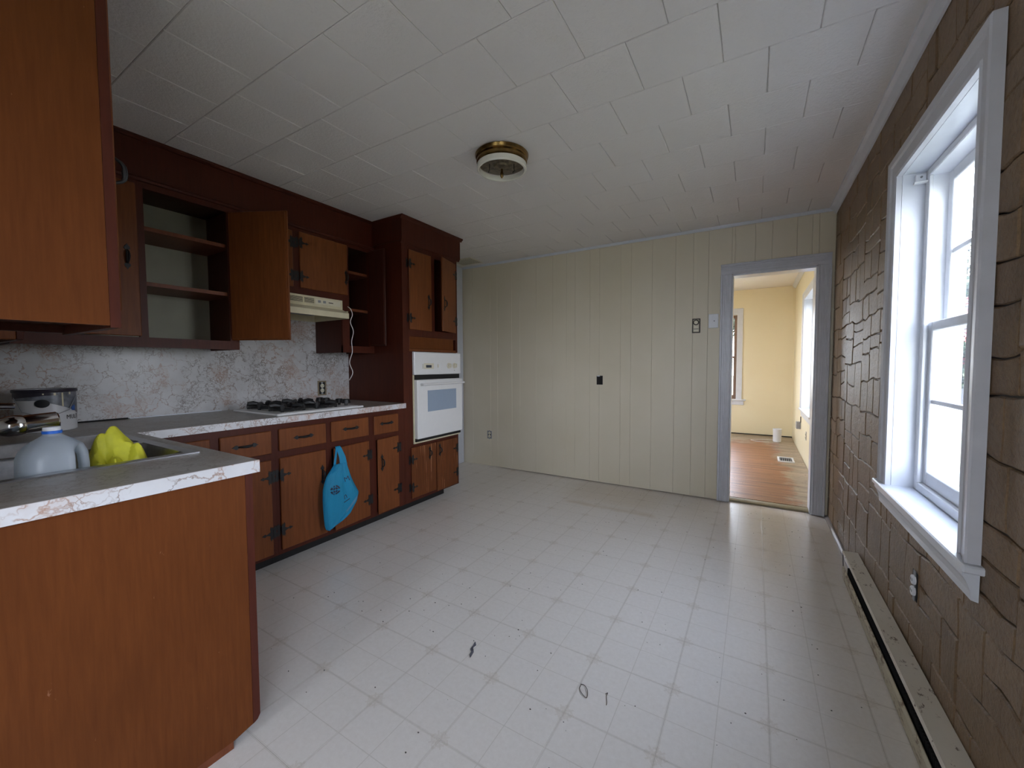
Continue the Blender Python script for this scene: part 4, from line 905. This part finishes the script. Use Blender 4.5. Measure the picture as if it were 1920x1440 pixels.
def wrapped(name, polyfn, a0, mat, R=pr_+0.0006, thick=0.0006):
    """polyfn gives columns (u, zlo, zhi) along the label"""
    mb = MB(); cols = polyfn
    A = [(mb.bm.verts.new((u, thick, lo)), mb.bm.verts.new((u, thick, hi))) for u, lo, hi in cols]
    for (a, b), (c, d) in zip(A, A[1:]): mb.bm.faces.new((a, c, d, b))
    wrap(mb.bm, a0, R); return mb.build(name, mat, pc_, smooth=True)
ns = 28
wrapped('dark_band', [(u, 0.150 + 0.0*u if u < -0.03 else 0.150-0.55*max(0, (u+0.03))**1.15*1.0, 0.186) for u in [-0.12+0.27*i/ns for i in range(ns+1)]], cam_a, MAT['canmid'])
wrapped('top_band', [(u, 0.172-0.05*max(0, 0.0-u)*2, 0.1865) for u in [-0.16+0.20*i/ns for i in range(ns+1)]], cam_a, MAT['candark'], pr_+0.0014)
wrapped('badge', [(-0.012+0.024*math.cos(t)*-1, 0.135-0.019*math.sin(t), 0.135+0.019*math.sin(t)+1e-5) for t in [PI*i/20 for i in range(21)]], cam_a, MAT['ink'], pr_+0.0022)
wrapped('paint_drip', [(0.052, 0.120, 0.183), (0.058, 0.118, 0.184)], cam_a, MAT['drip'], pr_+0.0022)
wrapped('paint_drip', [(-0.01, 0.176, 0.182), (0.03, 0.172, 0.184), (0.09, 0.174, 0.185)], cam_a, MAT['drip'], pr_+0.0022)
wrapped('blue_mark', [(0.092, 0.098, 0.112), (0.100, 0.094, 0.118), (0.112, 0.096, 0.122)], cam_a, MAT['blueprint'], pr_+0.0022)
def text_mesh(s, size, ext=0.0):
    cu = bpy.data.curves.new('txt', 'FONT'); cu.body = s; cu.size = size; cu.extrude = ext; cu.resolution_u = 2
    o = bpy.data.objects.new('txt', cu); C.objects.link(o); dg = bpy.context.evaluated_depsgraph_get(); dg.update()
    me = bpy.data.meshes.new_from_object(o.evaluated_get(dg)); bpy.data.objects.remove(o, do_unlink=True); return me
me = text_mesh('MULTI', 0.030)
mb = MB(); mb.bm.from_mesh(me)
bmesh.ops.subdivide_edges(mb.bm, edges=mb.bm.edges[:], cuts=1)
for v in mb.bm.verts: v.co = Vector((v.co.x*0.85 + 0.066, 0.0009, v.co.y + 0.055))
wrap(mb.bm, cam_a, pr_); mb.build('lettering', MAT['ink'], pc_)
MB().tube([(px+0.105*math.cos(cam_a+1.2+0.01*0), py+0.105*math.sin(cam_a+1.2), pz+0.165), (px+0.112*math.cos(cam_a+0.7), py+0.112*math.sin(cam_a+0.7), pz+0.10), (px+0.113*math.cos(cam_a), py+0.113*math.sin(cam_a), pz+0.068), (px+0.112*math.cos(cam_a-0.7), py+0.112*math.sin(cam_a-0.7), pz+0.10), (px+0.105*math.cos(cam_a-1.2), py+0.105*math.sin(cam_a-1.2), pz+0.165)], 0.0018, 6).build('bail', MAT['grey'], pc_)

# ---------------------------------------------------------------- blue bag hanging over the cabinet door
bg_ = thing('plastic_bag', 'blue plastic carrier bag hanging on the base cabinet door', 'bag', (XF+0.06, 1.72, 0.15))
LB = [(0.560, 1.676), (0.52, 1.640), (0.495, 1.620), (0.45, 1.602), (0.406, 1.591), (0.33, 1.588), (0.264, 1.590), (0.20, 1.594), (0.165, 1.598), (0.141, 1.606)]
RB = [(0.560, 1.770), (0.52, 1.782), (0.495, 1.790), (0.45, 1.806), (0.406, 1.825), (0.33, 1.864), (0.264, 1.846), (0.20, 1.790), (0.165, 1.715), (0.141, 1.622)]
def lerp(tab, z):
    for (z0, a), (z1, b) in zip(tab, tab[1:]):
        if z1 <= z <= z0: t = (z0-z)/(z0-z1); return a + (b-a)*t
    return tab[-1][1] if z < tab[-1][0] else tab[0][1]
def bagrings(zt, zb, nl, Lf, Rf, xoff, thk):
    rs = []
    for i in range(nl+1):
        z = zt+(zb-zt)*i/nl; a, b = Lf(z), Rf(z); cy, hw = (a+b)/2, max(0.004, (b-a)/2); ring = []
        for k in range(28):
            t = 2*PI*k/28; dep = thk(z)*math.sin(t)
            n = noise.noise(Vector((math.cos(t)*2.2+z*1.5, z*9, math.sin(t)*2))); n2_ = noise.noise(Vector((cy*9+math.cos(t)*6, z*4, 4.0)))
            ring.append((xoff + max(-thk(z)*0.4, dep*0.6) + abs(math.sin(t))*(0.006*math.sin(11*t+7*z+2*n)*min(1, 0.3+2*max(0, z-0.2)) + 0.016*n+0.018*n2_+0.012*(1-2*abs(noise.noise(Vector((cy*5+math.cos(t)*4.2, z*2.2, 7.0)))))), cy+hw*math.cos(t), z))
        rs.append(ring)
    return rs
bx0 = XF+0.058
mb = MB(); mb.rings(bagrings(0.560, 0.141, 26, lambda z: lerp(LB, z), lambda z: lerp(RB, z), bx0, lambda z: 0.020+0.045*math.sin(PI*min(1, max(0, (0.57-z)/0.45)))**1.0)); mb.build('sack', MAT['bag'], bg_, smooth=True, angle=1.5)
def strap(pts, wd):
    mb = MB(); rs = []
    for (x, y, z), w_ in zip(pts, wd):
        rs.append([(x-0.0015, y-w_, z), (x+0.004, y-w_*0.3, z), (x+0.001, y+w_*0.2, z), (x+0.005, y+w_*0.6, z), (x, y+w_, z), (x-0.003, y, z)])
    mb.rings(rs); mb.build('strap', MAT['bag'], bg_, smooth=True, angle=1.5)
strap([(bx0, 1.752, 0.545), (XF+0.056, 1.744, 0.60), (XF+0.047, 1.733, 0.645), (XF+0.041, 1.727, 0.668), (XF+0.030, 1.727, 0.6745)], [0.028, 0.024, 0.020, 0.018, 0.018])
strap([(bx0-0.004, 1.684, 0.545), (XF+0.050, 1.693, 0.59), (XF+0.044, 1.706, 0.64), (XF+0.041, 1.712, 0.668), (XF+0.030, 1.714, 0.6745)], [0.009, 0.008, 0.007, 0.007, 0.008])
from mathutils.bvhtree import BVHTree
sack = [o for o in bg_.children if o.name.startswith('sack')][0]
bt_ = BVHTree.FromPolygons([wl(bg_)+v.co for v in sack.data.vertices], [tuple(p.vertices) for p in sack.data.polygons])
def on_sack(bm_, name):
    bmesh.ops.triangulate(bm_, faces=bm_.faces[:])
    for v in bm_.verts:
        h = bt_.ray_cast(Vector((XF+0.6, v.co.y, v.co.z)), Vector((-1, 0, 0)))
        v.co.x = (h[0].x if h[0] else bx0+0.04) + 0.0012
    m_ = MB(); m_.bm.free(); m_.bm = bm_; return m_.build(name, MAT['ink_blue'], bg_)
MAT['ink_blue'] = plain('dark_blue_ink', (0.012, 0.03, 0.07, 1), 0.5)
def letter(ch, y, z, size, rot):
    me_ = text_mesh(ch, size); bm_ = bmesh.new(); bm_.from_mesh(me_); bmesh.ops.subdivide_edges(bm_, edges=bm_.edges[:], cuts=1); c_, s_ = math.cos(rot), math.sin(rot)
    for v in bm_.verts:
        a, b = v.co.x, v.co.y; v.co = Vector((0, y + a*c_ - b*s_, z + a*s_ + b*c_))
    return on_sack(bm_, 'printed_letter')
letter('M', 1.735, 0.432, 0.048, 0.25); letter('n', 1.720, 0.318, 0.060, 0.3)
bm_ = bmesh.new()
def quad_strip(P, wd):
    for (a, b), (c, d) in zip(P, P[1:]):
        vs_ = [bm_.verts.new((0, a, b-wd)), bm_.verts.new((0, c, d-wd)), bm_.verts.new((0, c, d+wd)), bm_.verts.new((0, a, b+wd))]; bm_.faces.new(vs_)
quad_strip([(1.715, 0.300), (1.74, 0.306), (1.765, 0.313)], 0.003); on_sack(bm_, 'printed_line')
bm_ = bmesh.new()
for (a0_, a1_) in ((0.2, 1.4), (1.7, 3.0), (3.3, 4.5), (4.8, 6.0)):
    for r0_, r1_ in ((0.006, 0.017), (0.020, 0.030)):
        n_ = 5
        for i in range(n_):
            t0 = a0_+(a1_-a0_)*i/n_; t1 = a0_+(a1_-a0_)*(i+1)/n_
            bm_.faces.new([bm_.verts.new((0, 1.652+rr_*math.cos(t), 0.402+rr_*1.1*math.sin(t))) for rr_, t in ((r0_, t0), (r1_, t0), (r1_, t1), (r0_, t1))])
on_sack(bm_, 'printed_roundel')
bm_ = bmesh.new(); quad_strip([(1.690+0.0165*i, 0.190+0.0128*i) for i in range(11)], 0.013)
fo_ = on_sack(bm_, 'folded_edge'); fo_.data.materials.clear(); fo_.data.materials.append(film('pale_blue_film', (0.20, 0.52, 0.72, 1), 0.15, 0.25).m)

# ---------------------------------------------------------------- ceiling light
lx, ly = -1.280, 2.020
cl = thing('ceiling_light', 'round brass ceiling light with white ring and no shade', 'ceiling light', (lx, ly, ZC))
MB().lathe([(0.150, -0.0005), (0.155, -0.006), (0.150, -0.020), (0.140, -0.026), (0.146, -0.034), (0.146, -0.044), (0.134, -0.052), (0.120, -0.055)], (lx, ly, ZC), 48).build('canopy', MAT['brass'], cl, smooth=True)
MB().lathe([(0.138, -0.0555), (0.143, -0.058), (0.144, -0.083), (0.139, -0.089), (0.130, -0.088), (0.1275, -0.083), (0.1275, -0.060), (0.138, -0.0555)], (lx, ly, ZC), 48, cap=False).build('ring', MAT['porcelain'], cl, smooth=True)
MB().lathe([(0.126, -0.0556), (0.120, -0.058), (0.05, -0.064), (0.045, -0.074), (0.012, -0.078)], (lx, ly, ZC), 32).build('socket_plate', plain('tarnished_plate', (0.16, 0.13, 0.09, 1), 0.4, 0.7, 0, 0.5, 40), cl, smooth=True)
MB().lathe([(0.006, -0.0785), (0.007, -0.095), (0.010, -0.104), (0.009, -0.120), (0.003, -0.130)], (lx, ly, ZC), 12).build('finial', MAT['brass'], cl, smooth=True)
vw = math.atan2(ly, lx); rx, ry = math.cos(YAW), math.sin(YAW)
for s in (-1, 1):
    qx, qy = lx+s*rx*0.070+0.03*f_.x*-1, ly+s*ry*0.070-0.03*f_.y
    MB().tube([(qx, qy, ZC-0.064), (qx, qy, ZC-0.092), (qx-s*0.004*rx*-1, qy, ZC-0.102), (qx-rx*0.008, qy-ry*0.008, ZC-0.112)], 0.0022, 6).build('hook', MAT['iron'], cl)

# ceiling vent register
vt = thing('ceiling_vent', 'white perforated ceiling vent in the corner beside the oven cabinet', 'vent', (-2.90, 3.81, ZC))
vx0, vx1, vy0, vy1 = -3.06, -2.76, 3.685, 3.93; zv = ZC-0.0006
mb = MB(); mb.box(vx0, vx1, vy0, vy0+0.014, zv-0.007, zv, 0.002).box(vx0, vx1, vy1-0.014, vy1, zv-0.007, zv, 0.002).box(vx0, vx0+0.014, vy0+0.014, vy1-0.014, zv-0.007, zv, 0.002).box(vx1-0.014, vx1, vy0+0.014, vy1-0.014, zv-0.007, zv, 0.002); mb.build('frame', MAT['ivory'], vt)
bx(vx0+0.014, vx1-0.014, vy0+0.014, vy1-0.014, zv-0.001, zv).build('backing', MAT['dark'], vt)
for k in range(1, 15):
    x = vx0+0.014+(vx1-vx0-0.028)*k/15; bx(x-0.003, x+0.003, vy0+0.014, vy1-0.014, zv-0.0022, zv-0.0012).build('slat', MAT['ivory'], vt)
for k in range(1, 12):
    y = vy0+0.014+(vy1-vy0-0.028)*k/12; bx(vx0+0.014, vx1-0.014, y-0.003, y+0.003, zv-0.0026, zv-0.0016).build('slat', MAT['ivory'], vt)

# ---------------------------------------------------------------- outlets, thermostat, plates
def outlet(name, label, origin, es, ed, frame_mat, body_mat, wd=0.070, ht=0.115, box=False, cat='outlet'):
    t = thing(name, label, cat, origin); Mf = frameM(origin, es, ed)
    def B(a0, a1, d0, d1, z0, z1, bev=0.001): return MB().box(a0, a1, d0, d1, z0, z1, bev).M(Mf)
    h, w2 = ht/2, wd/2
    mb = MB(); mb.box(-w2, w2, 0.0005, 0.003, -h, -h+0.012).box(-w2, w2, 0.0005, 0.003, h-0.012, h).box(-w2, -w2+0.012, 0.0005, 0.003, -h+0.012, h-0.012).box(w2-0.012, w2, 0.0005, 0.003, -h+0.012, h-0.012); mb.M(Mf).build('box_frame', frame_mat, t)
    B(-w2+0.012, w2-0.012, 0.0005, 0.0015, -h+0.012, h-0.012, 0).build('box_hollow', MAT['dark'], t)
    for s in (-1, 1):
        f = MB().lathe([(0.0165, 0), (0.0165, 0.006), (0.0150, 0.008)], (0, 0.0016, s*0.0195), 18, 'y').M(Mf).build('receptacle', body_mat, t)
        for q in (-1, 1): B(q*0.0065-0.0012, q*0.0065+0.0012, 0.0098, 0.0104, s*0.0195-0.003, s*0.0195+0.006, 0).build('slot', MAT['ink'], f)
        B(-0.002, 0.002, 0.0098, 0.0104, s*0.0195-0.010, s*0.0195-0.006, 0).build('slot', MAT['ink'], f)
    B(-0.008, 0.008, 0.0016, 0.004, -0.052, 0.052, 0).build('yoke', MAT['grey'], t)
    return t
outlet('wall_outlet', 'uncovered ivory outlet in a dark box low on the cream wall', (-2.752, D-0.0002, 0.383), (1, 0, 0), (0, -1, 0), MAT['grey'], MAT['ivory'], 0.064, 0.095)
outlet('wall_outlet', 'uncovered outlet in a rusty frame on the marble backsplash above the cooktop', (XL+0.0072, 2.100, 1.036), (0, 1, 0), (1, 0, 0), plain('rusty_frame', (0.25, 0.20, 0.13, 1), 0.6, 0.2), MAT['ivory'], 0.080, 0.125)
to = thing('wall_outlet', 'white duplex outlet without a cover in the brown stone wall below the window', 'outlet', (XR-0.003, 1.990, 0.412)); Mf = frameM((XR-0.0025, 1.990, 0.412), (0, -1, 0), (-1, 0, 0))
MB().box(-0.026, 0.026, 0.0002, 0.0012, -0.052, 0.052).M(Mf).build('box_hollow', MAT['dark'], to)
for s in (-1, 1):
    f = MB().lathe([(0.0175, 0), (0.0175, 0.007), (0.0155, 0.009)], (0, 0.0013, s*0.0205), 18, 'y').M(Mf).build('receptacle', MAT['vinyl'], to)
    for q in (-1, 1): MB().box(q*0.0065-0.0013, q*0.0065+0.0013, 0.0104, 0.011, s*0.0205-0.004, s*0.0205+0.006).M(Mf).build('slot', MAT['ink'], f)
MB().box(-0.009, 0.009, 0.0013, 0.004, -0.055, 0.055).M(Mf).build('yoke', MAT['grey'], to)
bk = thing('wall_outlet', 'black uncovered wall receptacle in the middle of the cream wall', 'outlet', (-1.373, D-0.0002, 1.066))
bx(-1.405, -1.341, D-0.004, D-0.0005, 1.020, 1.112, 0.001).build('box_frame', MAT['outletblack'], bk)
bx(-1.392, -1.354, D-0.016, D-0.0042, 1.028, 1.104, 0.003).build('receptacle', MAT['outletblack'], bk)
bx(-1.400, -1.372, D-0.006, D-0.0042, 1.104, 1.113).build('tab', MAT['vinyl'], bk)
th = thing('thermostat', 'dark framed wall thermostat with round dial on the cream wall', 'thermostat', (-0.469, D-0.0002, 1.575))
bx(-0.503, -0.434, D-0.006, D-0.0005, 1.510, 1.640, 0.002).build('base_plate', MAT['darkbrownplastic'], th)
bx(-0.493, -0.444, D-0.012, D-0.0062, 1.520, 1.630, 0.003).build('cover', MAT['ivory'], th)
MB().lathe([(0.025, 0), (0.025, -0.008), (0.022, -0.010)], (-0.4685, D-0.0122, 1.604), 24, 'y').build('dial', MAT['darkbrownplastic'], th, smooth=True)
MB().lathe([(0.017, 0), (0.016, -0.003)], (-0.4685, D-0.0224, 1.604), 20, 'y').build('dial_cap', MAT['ivory'], th)
bx(-0.489, -0.448, D-0.0128, D-0.0122, 1.543, 1.548).build('scale', MAT['darkbrownplastic'], th)
pl = thing('blank_plate', 'white blank switch plate beside the doorway casing', 'switch plate', (-0.328, D-0.0002, 1.610))
bx(-0.368, -0.288, D-0.006, D-0.0005, 1.548, 1.672, 0.003).build('plate', MAT['vinyl'], pl)
MB().lathe([(0.004, 0), (0.004, -0.002)], (-0.322, D-0.0062, 1.610), 10, 'y').build('screw', MAT['ink'], pl)

# ---------------------------------------------------------------- baseboard heater and baseboard
ht = thing('baseboard_heater', 'scuffed cream baseboard heater along the brown stone wall', 'heater', (0.48, 1.9, 0))
HB0, HB1 = 0.55, 2.905
MB().prism([(XR-0.003, 0.160), (XR-0.068, 0.158), (XR-0.073, 0.150), (XR-0.072, 0.146), (XR-0.066, 0.153), (XR-0.003, 0.155)], 'y', HB0, HB1).build('top_cover', MAT['heater'], ht)
MB().prism([(XR-0.066, 0.004), (XR-0.069, 0.004), (XR-0.074, 0.066), (XR-0.069, 0.078), (XR-0.066, 0.077), (XR-0.070, 0.065)], 'y', HB0, HB1-0.02).build('front_panel', MAT['heater_rust'], ht)
bx(XR-0.006, XR-0.003, HB0, HB1, 0.004, 0.1545).build('back_plate', MAT['dark'], ht)
MB().tube([(XR-0.034, HB0+0.01, 0.06), (XR-0.034, HB1-0.03, 0.06)], 0.011, 8).build('pipe', MAT['darkbrownplastic'], ht)
fm = MB()
for i in range(150):
    y = HB0+0.02+i*(HB1-HB0-0.08)/150; fm.box(XR-0.058, XR-0.012, y, y+0.001, 0.03, 0.092)
fm.build('fins', MAT['dark'], ht, kind='stuff')
MB().prism([(XR-0.073, 0.15), (XR-0.069, 0.15), (XR-0.066, 0.06), (XR-0.068, 0.05)], 'y', HB1-0.018, HB1-0.003).build('end_bracket', MAT['darkbrownplastic'], ht)
struct('baseboard_right', MB().prism([(XR-0.001, 0.0), (XR-0.022, 0.0), (XR-0.020, 0.010), (XR-0.010, 0.018), (XR-0.001, 0.020)], 'y', HB1+0.002, D-0.03), plain('grey_quarter_round', (0.25, 0.22, 0.21, 1), 0.4), None, 'narrow grey quarter-round strip at the foot of the stone wall')
br_ = thing('shade_bracket', 'small white roller shade bracket at the top of the window reveal', 'bracket', (0.57, 2.345, 1.98))
mb = MB(); mb.box(0.556, 0.589, 2.338, 2.3495, 1.966, 2.006, 0.002).box(0.548, 0.589, 2.318, 2.338, 1.963, 1.971, 0.001); mb.build('plate', MAT['vinyl'], br_)
MB().lathe([(0.004, 0), (0.004, -0.004)], (0.573, 2.3378, 1.992), 8, 'y').build('screw', MAT['grey'], br_)

# ---------------------------------------------------------------- hanging cord, wire and litter on the floor
pts = [(-2.79, 2.100, 1.694), (-2.775, 2.092, 1.690), (-2.765, 2.108, 1.672), (-2.765, 2.122, 1.63), (-2.765, 2.102, 1.57), (-2.765, 2.128, 1.50), (-2.765, 2.110, 1.42), (-2.765, 2.114, 1.335), (-2.765, 2.086, 1.25), (-2.765, 2.114, 1.17), (-2.765, 2.080, 1.11)]
def smooth_pts(p, n=5):
    p = [Vector(q) for q in p]; o = []
    for i in range(len(p)-1):
        a, b, c, d = p[max(i-1, 0)], p[i], p[i+1], p[min(i+2, len(p)-1)]
        for k in range(n):
            t = k/n; o.append(0.5*((2*b)+(c-a)*t+(2*a-5*b+4*c-d)*t*t+(3*b-a-3*c+d)*t**3))
    o.append(p[-1]); return o
tag(MB().tube(smooth_pts(pts), 0.003, 6).build('hanging_cord', MAT['cord'], None, loc=pts[0], smooth=True), 'thin white cord hanging from the narrow upper cabinet beside the hood', 'cord')
def flake(mb, x, y, r, z=0.0006, th=0.0015, seedv=0):
    q = random.Random(seedv); n = q.randint(4, 7); a0 = q.random()*6; P = []
    for i in range(n): t = a0+2*PI*i/n; rr_ = r*q.uniform(0.5, 1.0); P.append((x+rr_*math.cos(t)*1.4, y+rr_*math.sin(t)))
    mb.prism(P, 'z', z, z+th)
fk = MB(); q = random.Random(3)
for i in range(330):
    x = q.uniform(-2.2, 0.40); y = q.uniform(0.75, 3.9)
    if x < XP+0.1 and y < 0.8: continue
    flake(fk, x, y, q.choice([0.0012, 0.0016, 0.002, 0.003]), seedv=i)
o = fk.build('dirt_specks', plain('grey_dirt', (0.07, 0.06, 0.05, 1), 0.8, 0, 0, 0.4), None, loc=(-0.9, 2.0, 0)); o['kind'] = 'stuff'; o['label'] = 'scattered dark specks of dirt on the vinyl floor'
scr = MB(); P = [(-1.036, 1.395), (-1.020, 1.380), (-1.022, 1.360), (-1.004, 1.340), (-0.996, 1.305), (-1.008, 1.316), (-1.014, 1.336), (-1.026, 1.345), (-1.030, 1.372)]
scr.prism(P, 'z', 0.0006, 0.004)
tag(scr.build('scrap', plain('grey_scrap', (0.10, 0.10, 0.12, 1), 0.6, 0, 0, 0.5, 90), None, loc=(-1.01, 1.344, 0)), 'torn dark grey scrap lying on the vinyl floor', 'scrap')
tag(MB().tube(smooth_pts([(-0.548, 1.407, 0.002), (-0.535, 1.410, 0.003), (-0.515, 1.392, 0.004), (-0.506, 1.360, 0.002), (-0.524, 1.366, 0.003), (-0.543, 1.385, 0.002), (-0.546, 1.403, 0.002)]), 0.0012, 6).build('wire_loop', MAT['darkbrownplastic'], None, loc=(-0.53, 1.38, 0)), 'small loop of thin brown string on the vinyl floor', 'string')
tag(MB().tube(smooth_pts([(-0.452, 1.412, 0.002), (-0.446, 1.420, 0.003), (-0.446, 1.405, 0.002), (-0.436, 1.378, 0.002), (-0.434, 1.366, 0.002)]), 0.0012, 6).build('wire_bit', MAT['darkbrownplastic'], None, loc=(-0.44, 1.39, 0)), 'short hooked bit of wire on the vinyl floor', 'wire')

# ---------------------------------------------------------------- next room bits
bn = thing('white_bin', 'small white plastic bin on the floor of the yellow room', 'bin', (0.313, 7.50, 0.016))
mb = MB(); mb.lathe([(0.052, 0), (0.055, 0.004), (0.058, 0.185), (0.061, 0.190), (0.061, 0.20), (0.056, 0.20), (0.052, 0.01)], (0.313, 7.50, 0.0165), 24); mb.build('bucket', MAT['vinyl'], bn, smooth=True)
rg = thing('floor_register', 'grey metal floor register lifted on the hardwood floor', 'register', (0.35, 6.08, 0.016))
mb = MB(); mb.box(0.265, 0.435, 5.94, 5.965, 0.0165, 0.030).box(0.265, 0.435, 6.195, 6.22, 0.0165, 0.030).box(0.265, 0.285, 5.965, 6.195, 0.0165, 0.030).box(0.415, 0.435, 5.965, 6.195, 0.0165, 0.030); mb.build('frame', MAT['vinyl'], rg)
bx(0.285, 0.415, 5.965, 6.195, 0.0165, 0.02).build('duct', MAT['dark'], rg)
for k in range(6): bx(0.292+k*0.021, 0.298+k*0.021, 5.965, 6.195, 0.0202, 0.028).build('slat', MAT['grey'], rg)
tag(MB().tube(smooth_pts([(0.30, 7.60, 0.021), (0.22, 7.62, 0.021), (0.05, 7.55, 0.021), (-0.04, 7.46, 0.021), (0.02, 7.36, 0.021), (0.12, 7.33, 0.021), (0.20, 7.36, 0.021)]), 0.004, 6).build('floor_cable', MAT['cord'], None, loc=(0.1, 7.5, 0.02)), 'white cable curled on the hardwood floor by the bin', 'cable')
jb = thing('junction_box', 'grey wall box under the window of the yellow room', 'wall box', (0.539, 6.68, 0.40)); bx(0.49, 0.5395, 6.62, 6.74, 0.35, 0.44, 0.003).build('case', MAT['grey'], jb); bx(0.53, 0.5395, 6.60, 6.62, 0.44, 0.52).build('conduit', MAT['darkbrownplastic'], jb)
outlet('wall_outlet', 'uncovered outlet low on the right wall of the yellow room', (0.5398, 5.95, 0.36), (0, -1, 0), (-1, 0, 0), MAT['grey'], MAT['ivory'], 0.06, 0.10)

# ================================================================ outdoors, seen through the windows
m = NM('dry_lawn'); n1 = m.noise(m.pos(1, 0.3, 1), 3, 6, 0.7)
m.col(m.ramp(n1.outputs['Fac'], [(0.3, (0.045, 0.058, 0.026, 1)), (0.5, (0.100, 0.100, 0.062, 1)), (0.7, (0.25, 0.225, 0.175, 1))])).set(rough=0.9)
LZ = -0.45
struct('ground', bx(-40, 60, -30, 9.0+60, LZ-0.3, LZ), m.m, None, 'sunlit patchy lawn outside')
tag(bx(-30, 60, 12.8, 16.4, LZ+0.001, LZ+0.02).build('road', plain('pale_asphalt', (0.12, 0.12, 0.12, 1), 0.8), None, loc=(15, 14.6, LZ)), 'pale asphalt road beyond the lawn', 'road')
def leaves(mb, c, R, n, size, sq=1.0, seedv=1):
    q = random.Random(seedv)
    blobs = [(Vector((q.gauss(0, .5), q.gauss(0, .5), q.gauss(0, .45)))*R*0.75, q.uniform(.35, .6)*R) for _ in range(14)]
    for i in range(n):
        b, br = q.choice(blobs); d = Vector((q.gauss(0, 1), q.gauss(0, 1), q.gauss(0, 1))).normalized()*br*q.uniform(.7, 1)
        p = Vector(c) + Vector((b.x+d.x, b.y+d.y, (b.z+d.z)*sq)); a = Vector((q.gauss(0, 1), q.gauss(0, 1), q.gauss(0, 1))).normalized(); bb = a.orthogonal().normalized()*size; a = a*size
        v = [mb.bm.verts.new(p+o) for o in (a, bb, -a, -bb)]; mb.bm.faces.new(v)
leaf = plain('green_leaves', (0.013, 0.027, 0.011, 1), 0.7, 0, 0, 0.4, 3)
bark = plain('bark', (0.06, 0.045, 0.03, 1), 0.9)
def tree(label, x, y, h, R, sd_):
    t = thing('shade_tree', label, 'tree', (x, y, LZ))
    MB().tube([(x, y, LZ), (x+0.1, y, LZ+h*0.3), (x-0.1, y+0.1, LZ+h*0.6), (x, y, LZ+h*0.85)], [0.22, 0.17, 0.12, 0.05], 8).build('trunk', bark, t, smooth=True)
    mb = MB(); leaves(mb, (x, y, LZ+h-R*0.9), R, 5200, 0.13, 0.9, sd_); mb.build('foliage', leaf, t, kind='stuff')
tree('round green tree behind the neighbouring house, seen through the window', 8.6, 30.0, 7.6, 2.9, 4)
tree('green tree behind the far window of the yellow room', -3.5, 34.0, 7.0, 2.6, 9)
nh = thing('neighbour_house', 'grey-roofed house across the road', 'house', (7.5, 23.5, LZ))
hx0_, hx1_, hy0_, hy1_ = 3.0, 14.0, 21.0, 26.0
bx(hx0_, hx1_, hy0_, hy1_, LZ, 2.3).build('wall', plain('grey_siding', (0.055, 0.058, 0.068, 1), 0.8), nh)
shg = plain('grey_shingles', (0.022, 0.023, 0.028, 1), 0.9)
rf = MB(); ym = (hy0_+hy1_)/2
rf.prism([(hy0_-0.4, 2.2), (ym, 3.9), (hy1_+0.4, 2.2)], 'x', hx0_-0.4, hx1_+0.4); rfo = rf.build('roof', shg, nh)
cs = MB()
for k in range(14):
    a = k/14; b = (k+1)/14; y0 = hy0_-0.4+(ym-hy0_+0.4)*a; z0 = 2.2+1.7*a; y1 = hy0_-0.4+(ym-hy0_+0.4)*b; z1 = 2.2+1.7*b
    cs.prism([(y0-0.02, z0+0.045), (y1, z1+0.012), (y1, z1-0.02), (y0-0.02, z0-0.01)], 'x', hx0_-0.42, hx1_+0.42)
cs.build('shingle_courses', shg, rfo, kind='stuff')
for xx in (4.3, 6.6, 9.4, 11.8):
    f = bx(xx, xx+1.0, hy0_-0.05, hy0_-0.001, 0.5, 1.8).build('window', MAT['vinyl'], nh); bx(xx+0.08, xx+0.92, hy0_-0.07, hy0_-0.051, 0.58, 1.72).build('pane', MAT['lcd'], f)
bsx = thing('flowering_bush', 'bush with pale red flowers in front of the neighbouring house', 'bush', (5.5, 18.3, LZ))
MB().tube([(5.5, 18.3, LZ), (5.52, 18.3, 1.5)], 0.05, 6).build('stem', bark, bsx); mb = MB(); leaves(mb, (5.5, 18.3, 1.35), 1.15, 1500, 0.08, 0.9, 6); mb.build('foliage', leaf, bsx, kind='stuff'); mb = MB(); leaves(mb, (5.5, 18.3, 1.7), 1.15, 500, 0.08, 0.9, 8); mb.build('blossoms', plain('red_petals', (0.20, 0.04, 0.04, 1), 0.7), bsx, kind='stuff')
for z_ in (7.1, 6.3, 5.5):
    tag(MB().tube([(-30, 27.0, z_+1.2), (0, 26.5, z_+0.1), (10, 26.3, z_), (30, 26, z_+0.6), (60, 25.5, z_+1.5)], 0.025, 5).build('power_line', MAT['iron'], None, loc=(0, 26, z_)), {7.1: 'top overhead power line outside the window', 6.3: 'middle overhead power line outside the window', 5.5: 'lowest overhead power line outside the window'}[z_], 'cable', 'power lines over the road')

for o in bpy.data.objects:
    if o.parent is None and 'category' in o.keys():
        k = o.name.split('.')[0]
        g_ = {'base_cabinet': 'base cabinets along the left wall', 'upper_cabinet': 'upper cabinets under the soffit', 'wall_outlet': 'uncovered wall outlets', 'shade_tree': 'trees beyond the road'}.get(k)
        if g_: o['group'] = g_
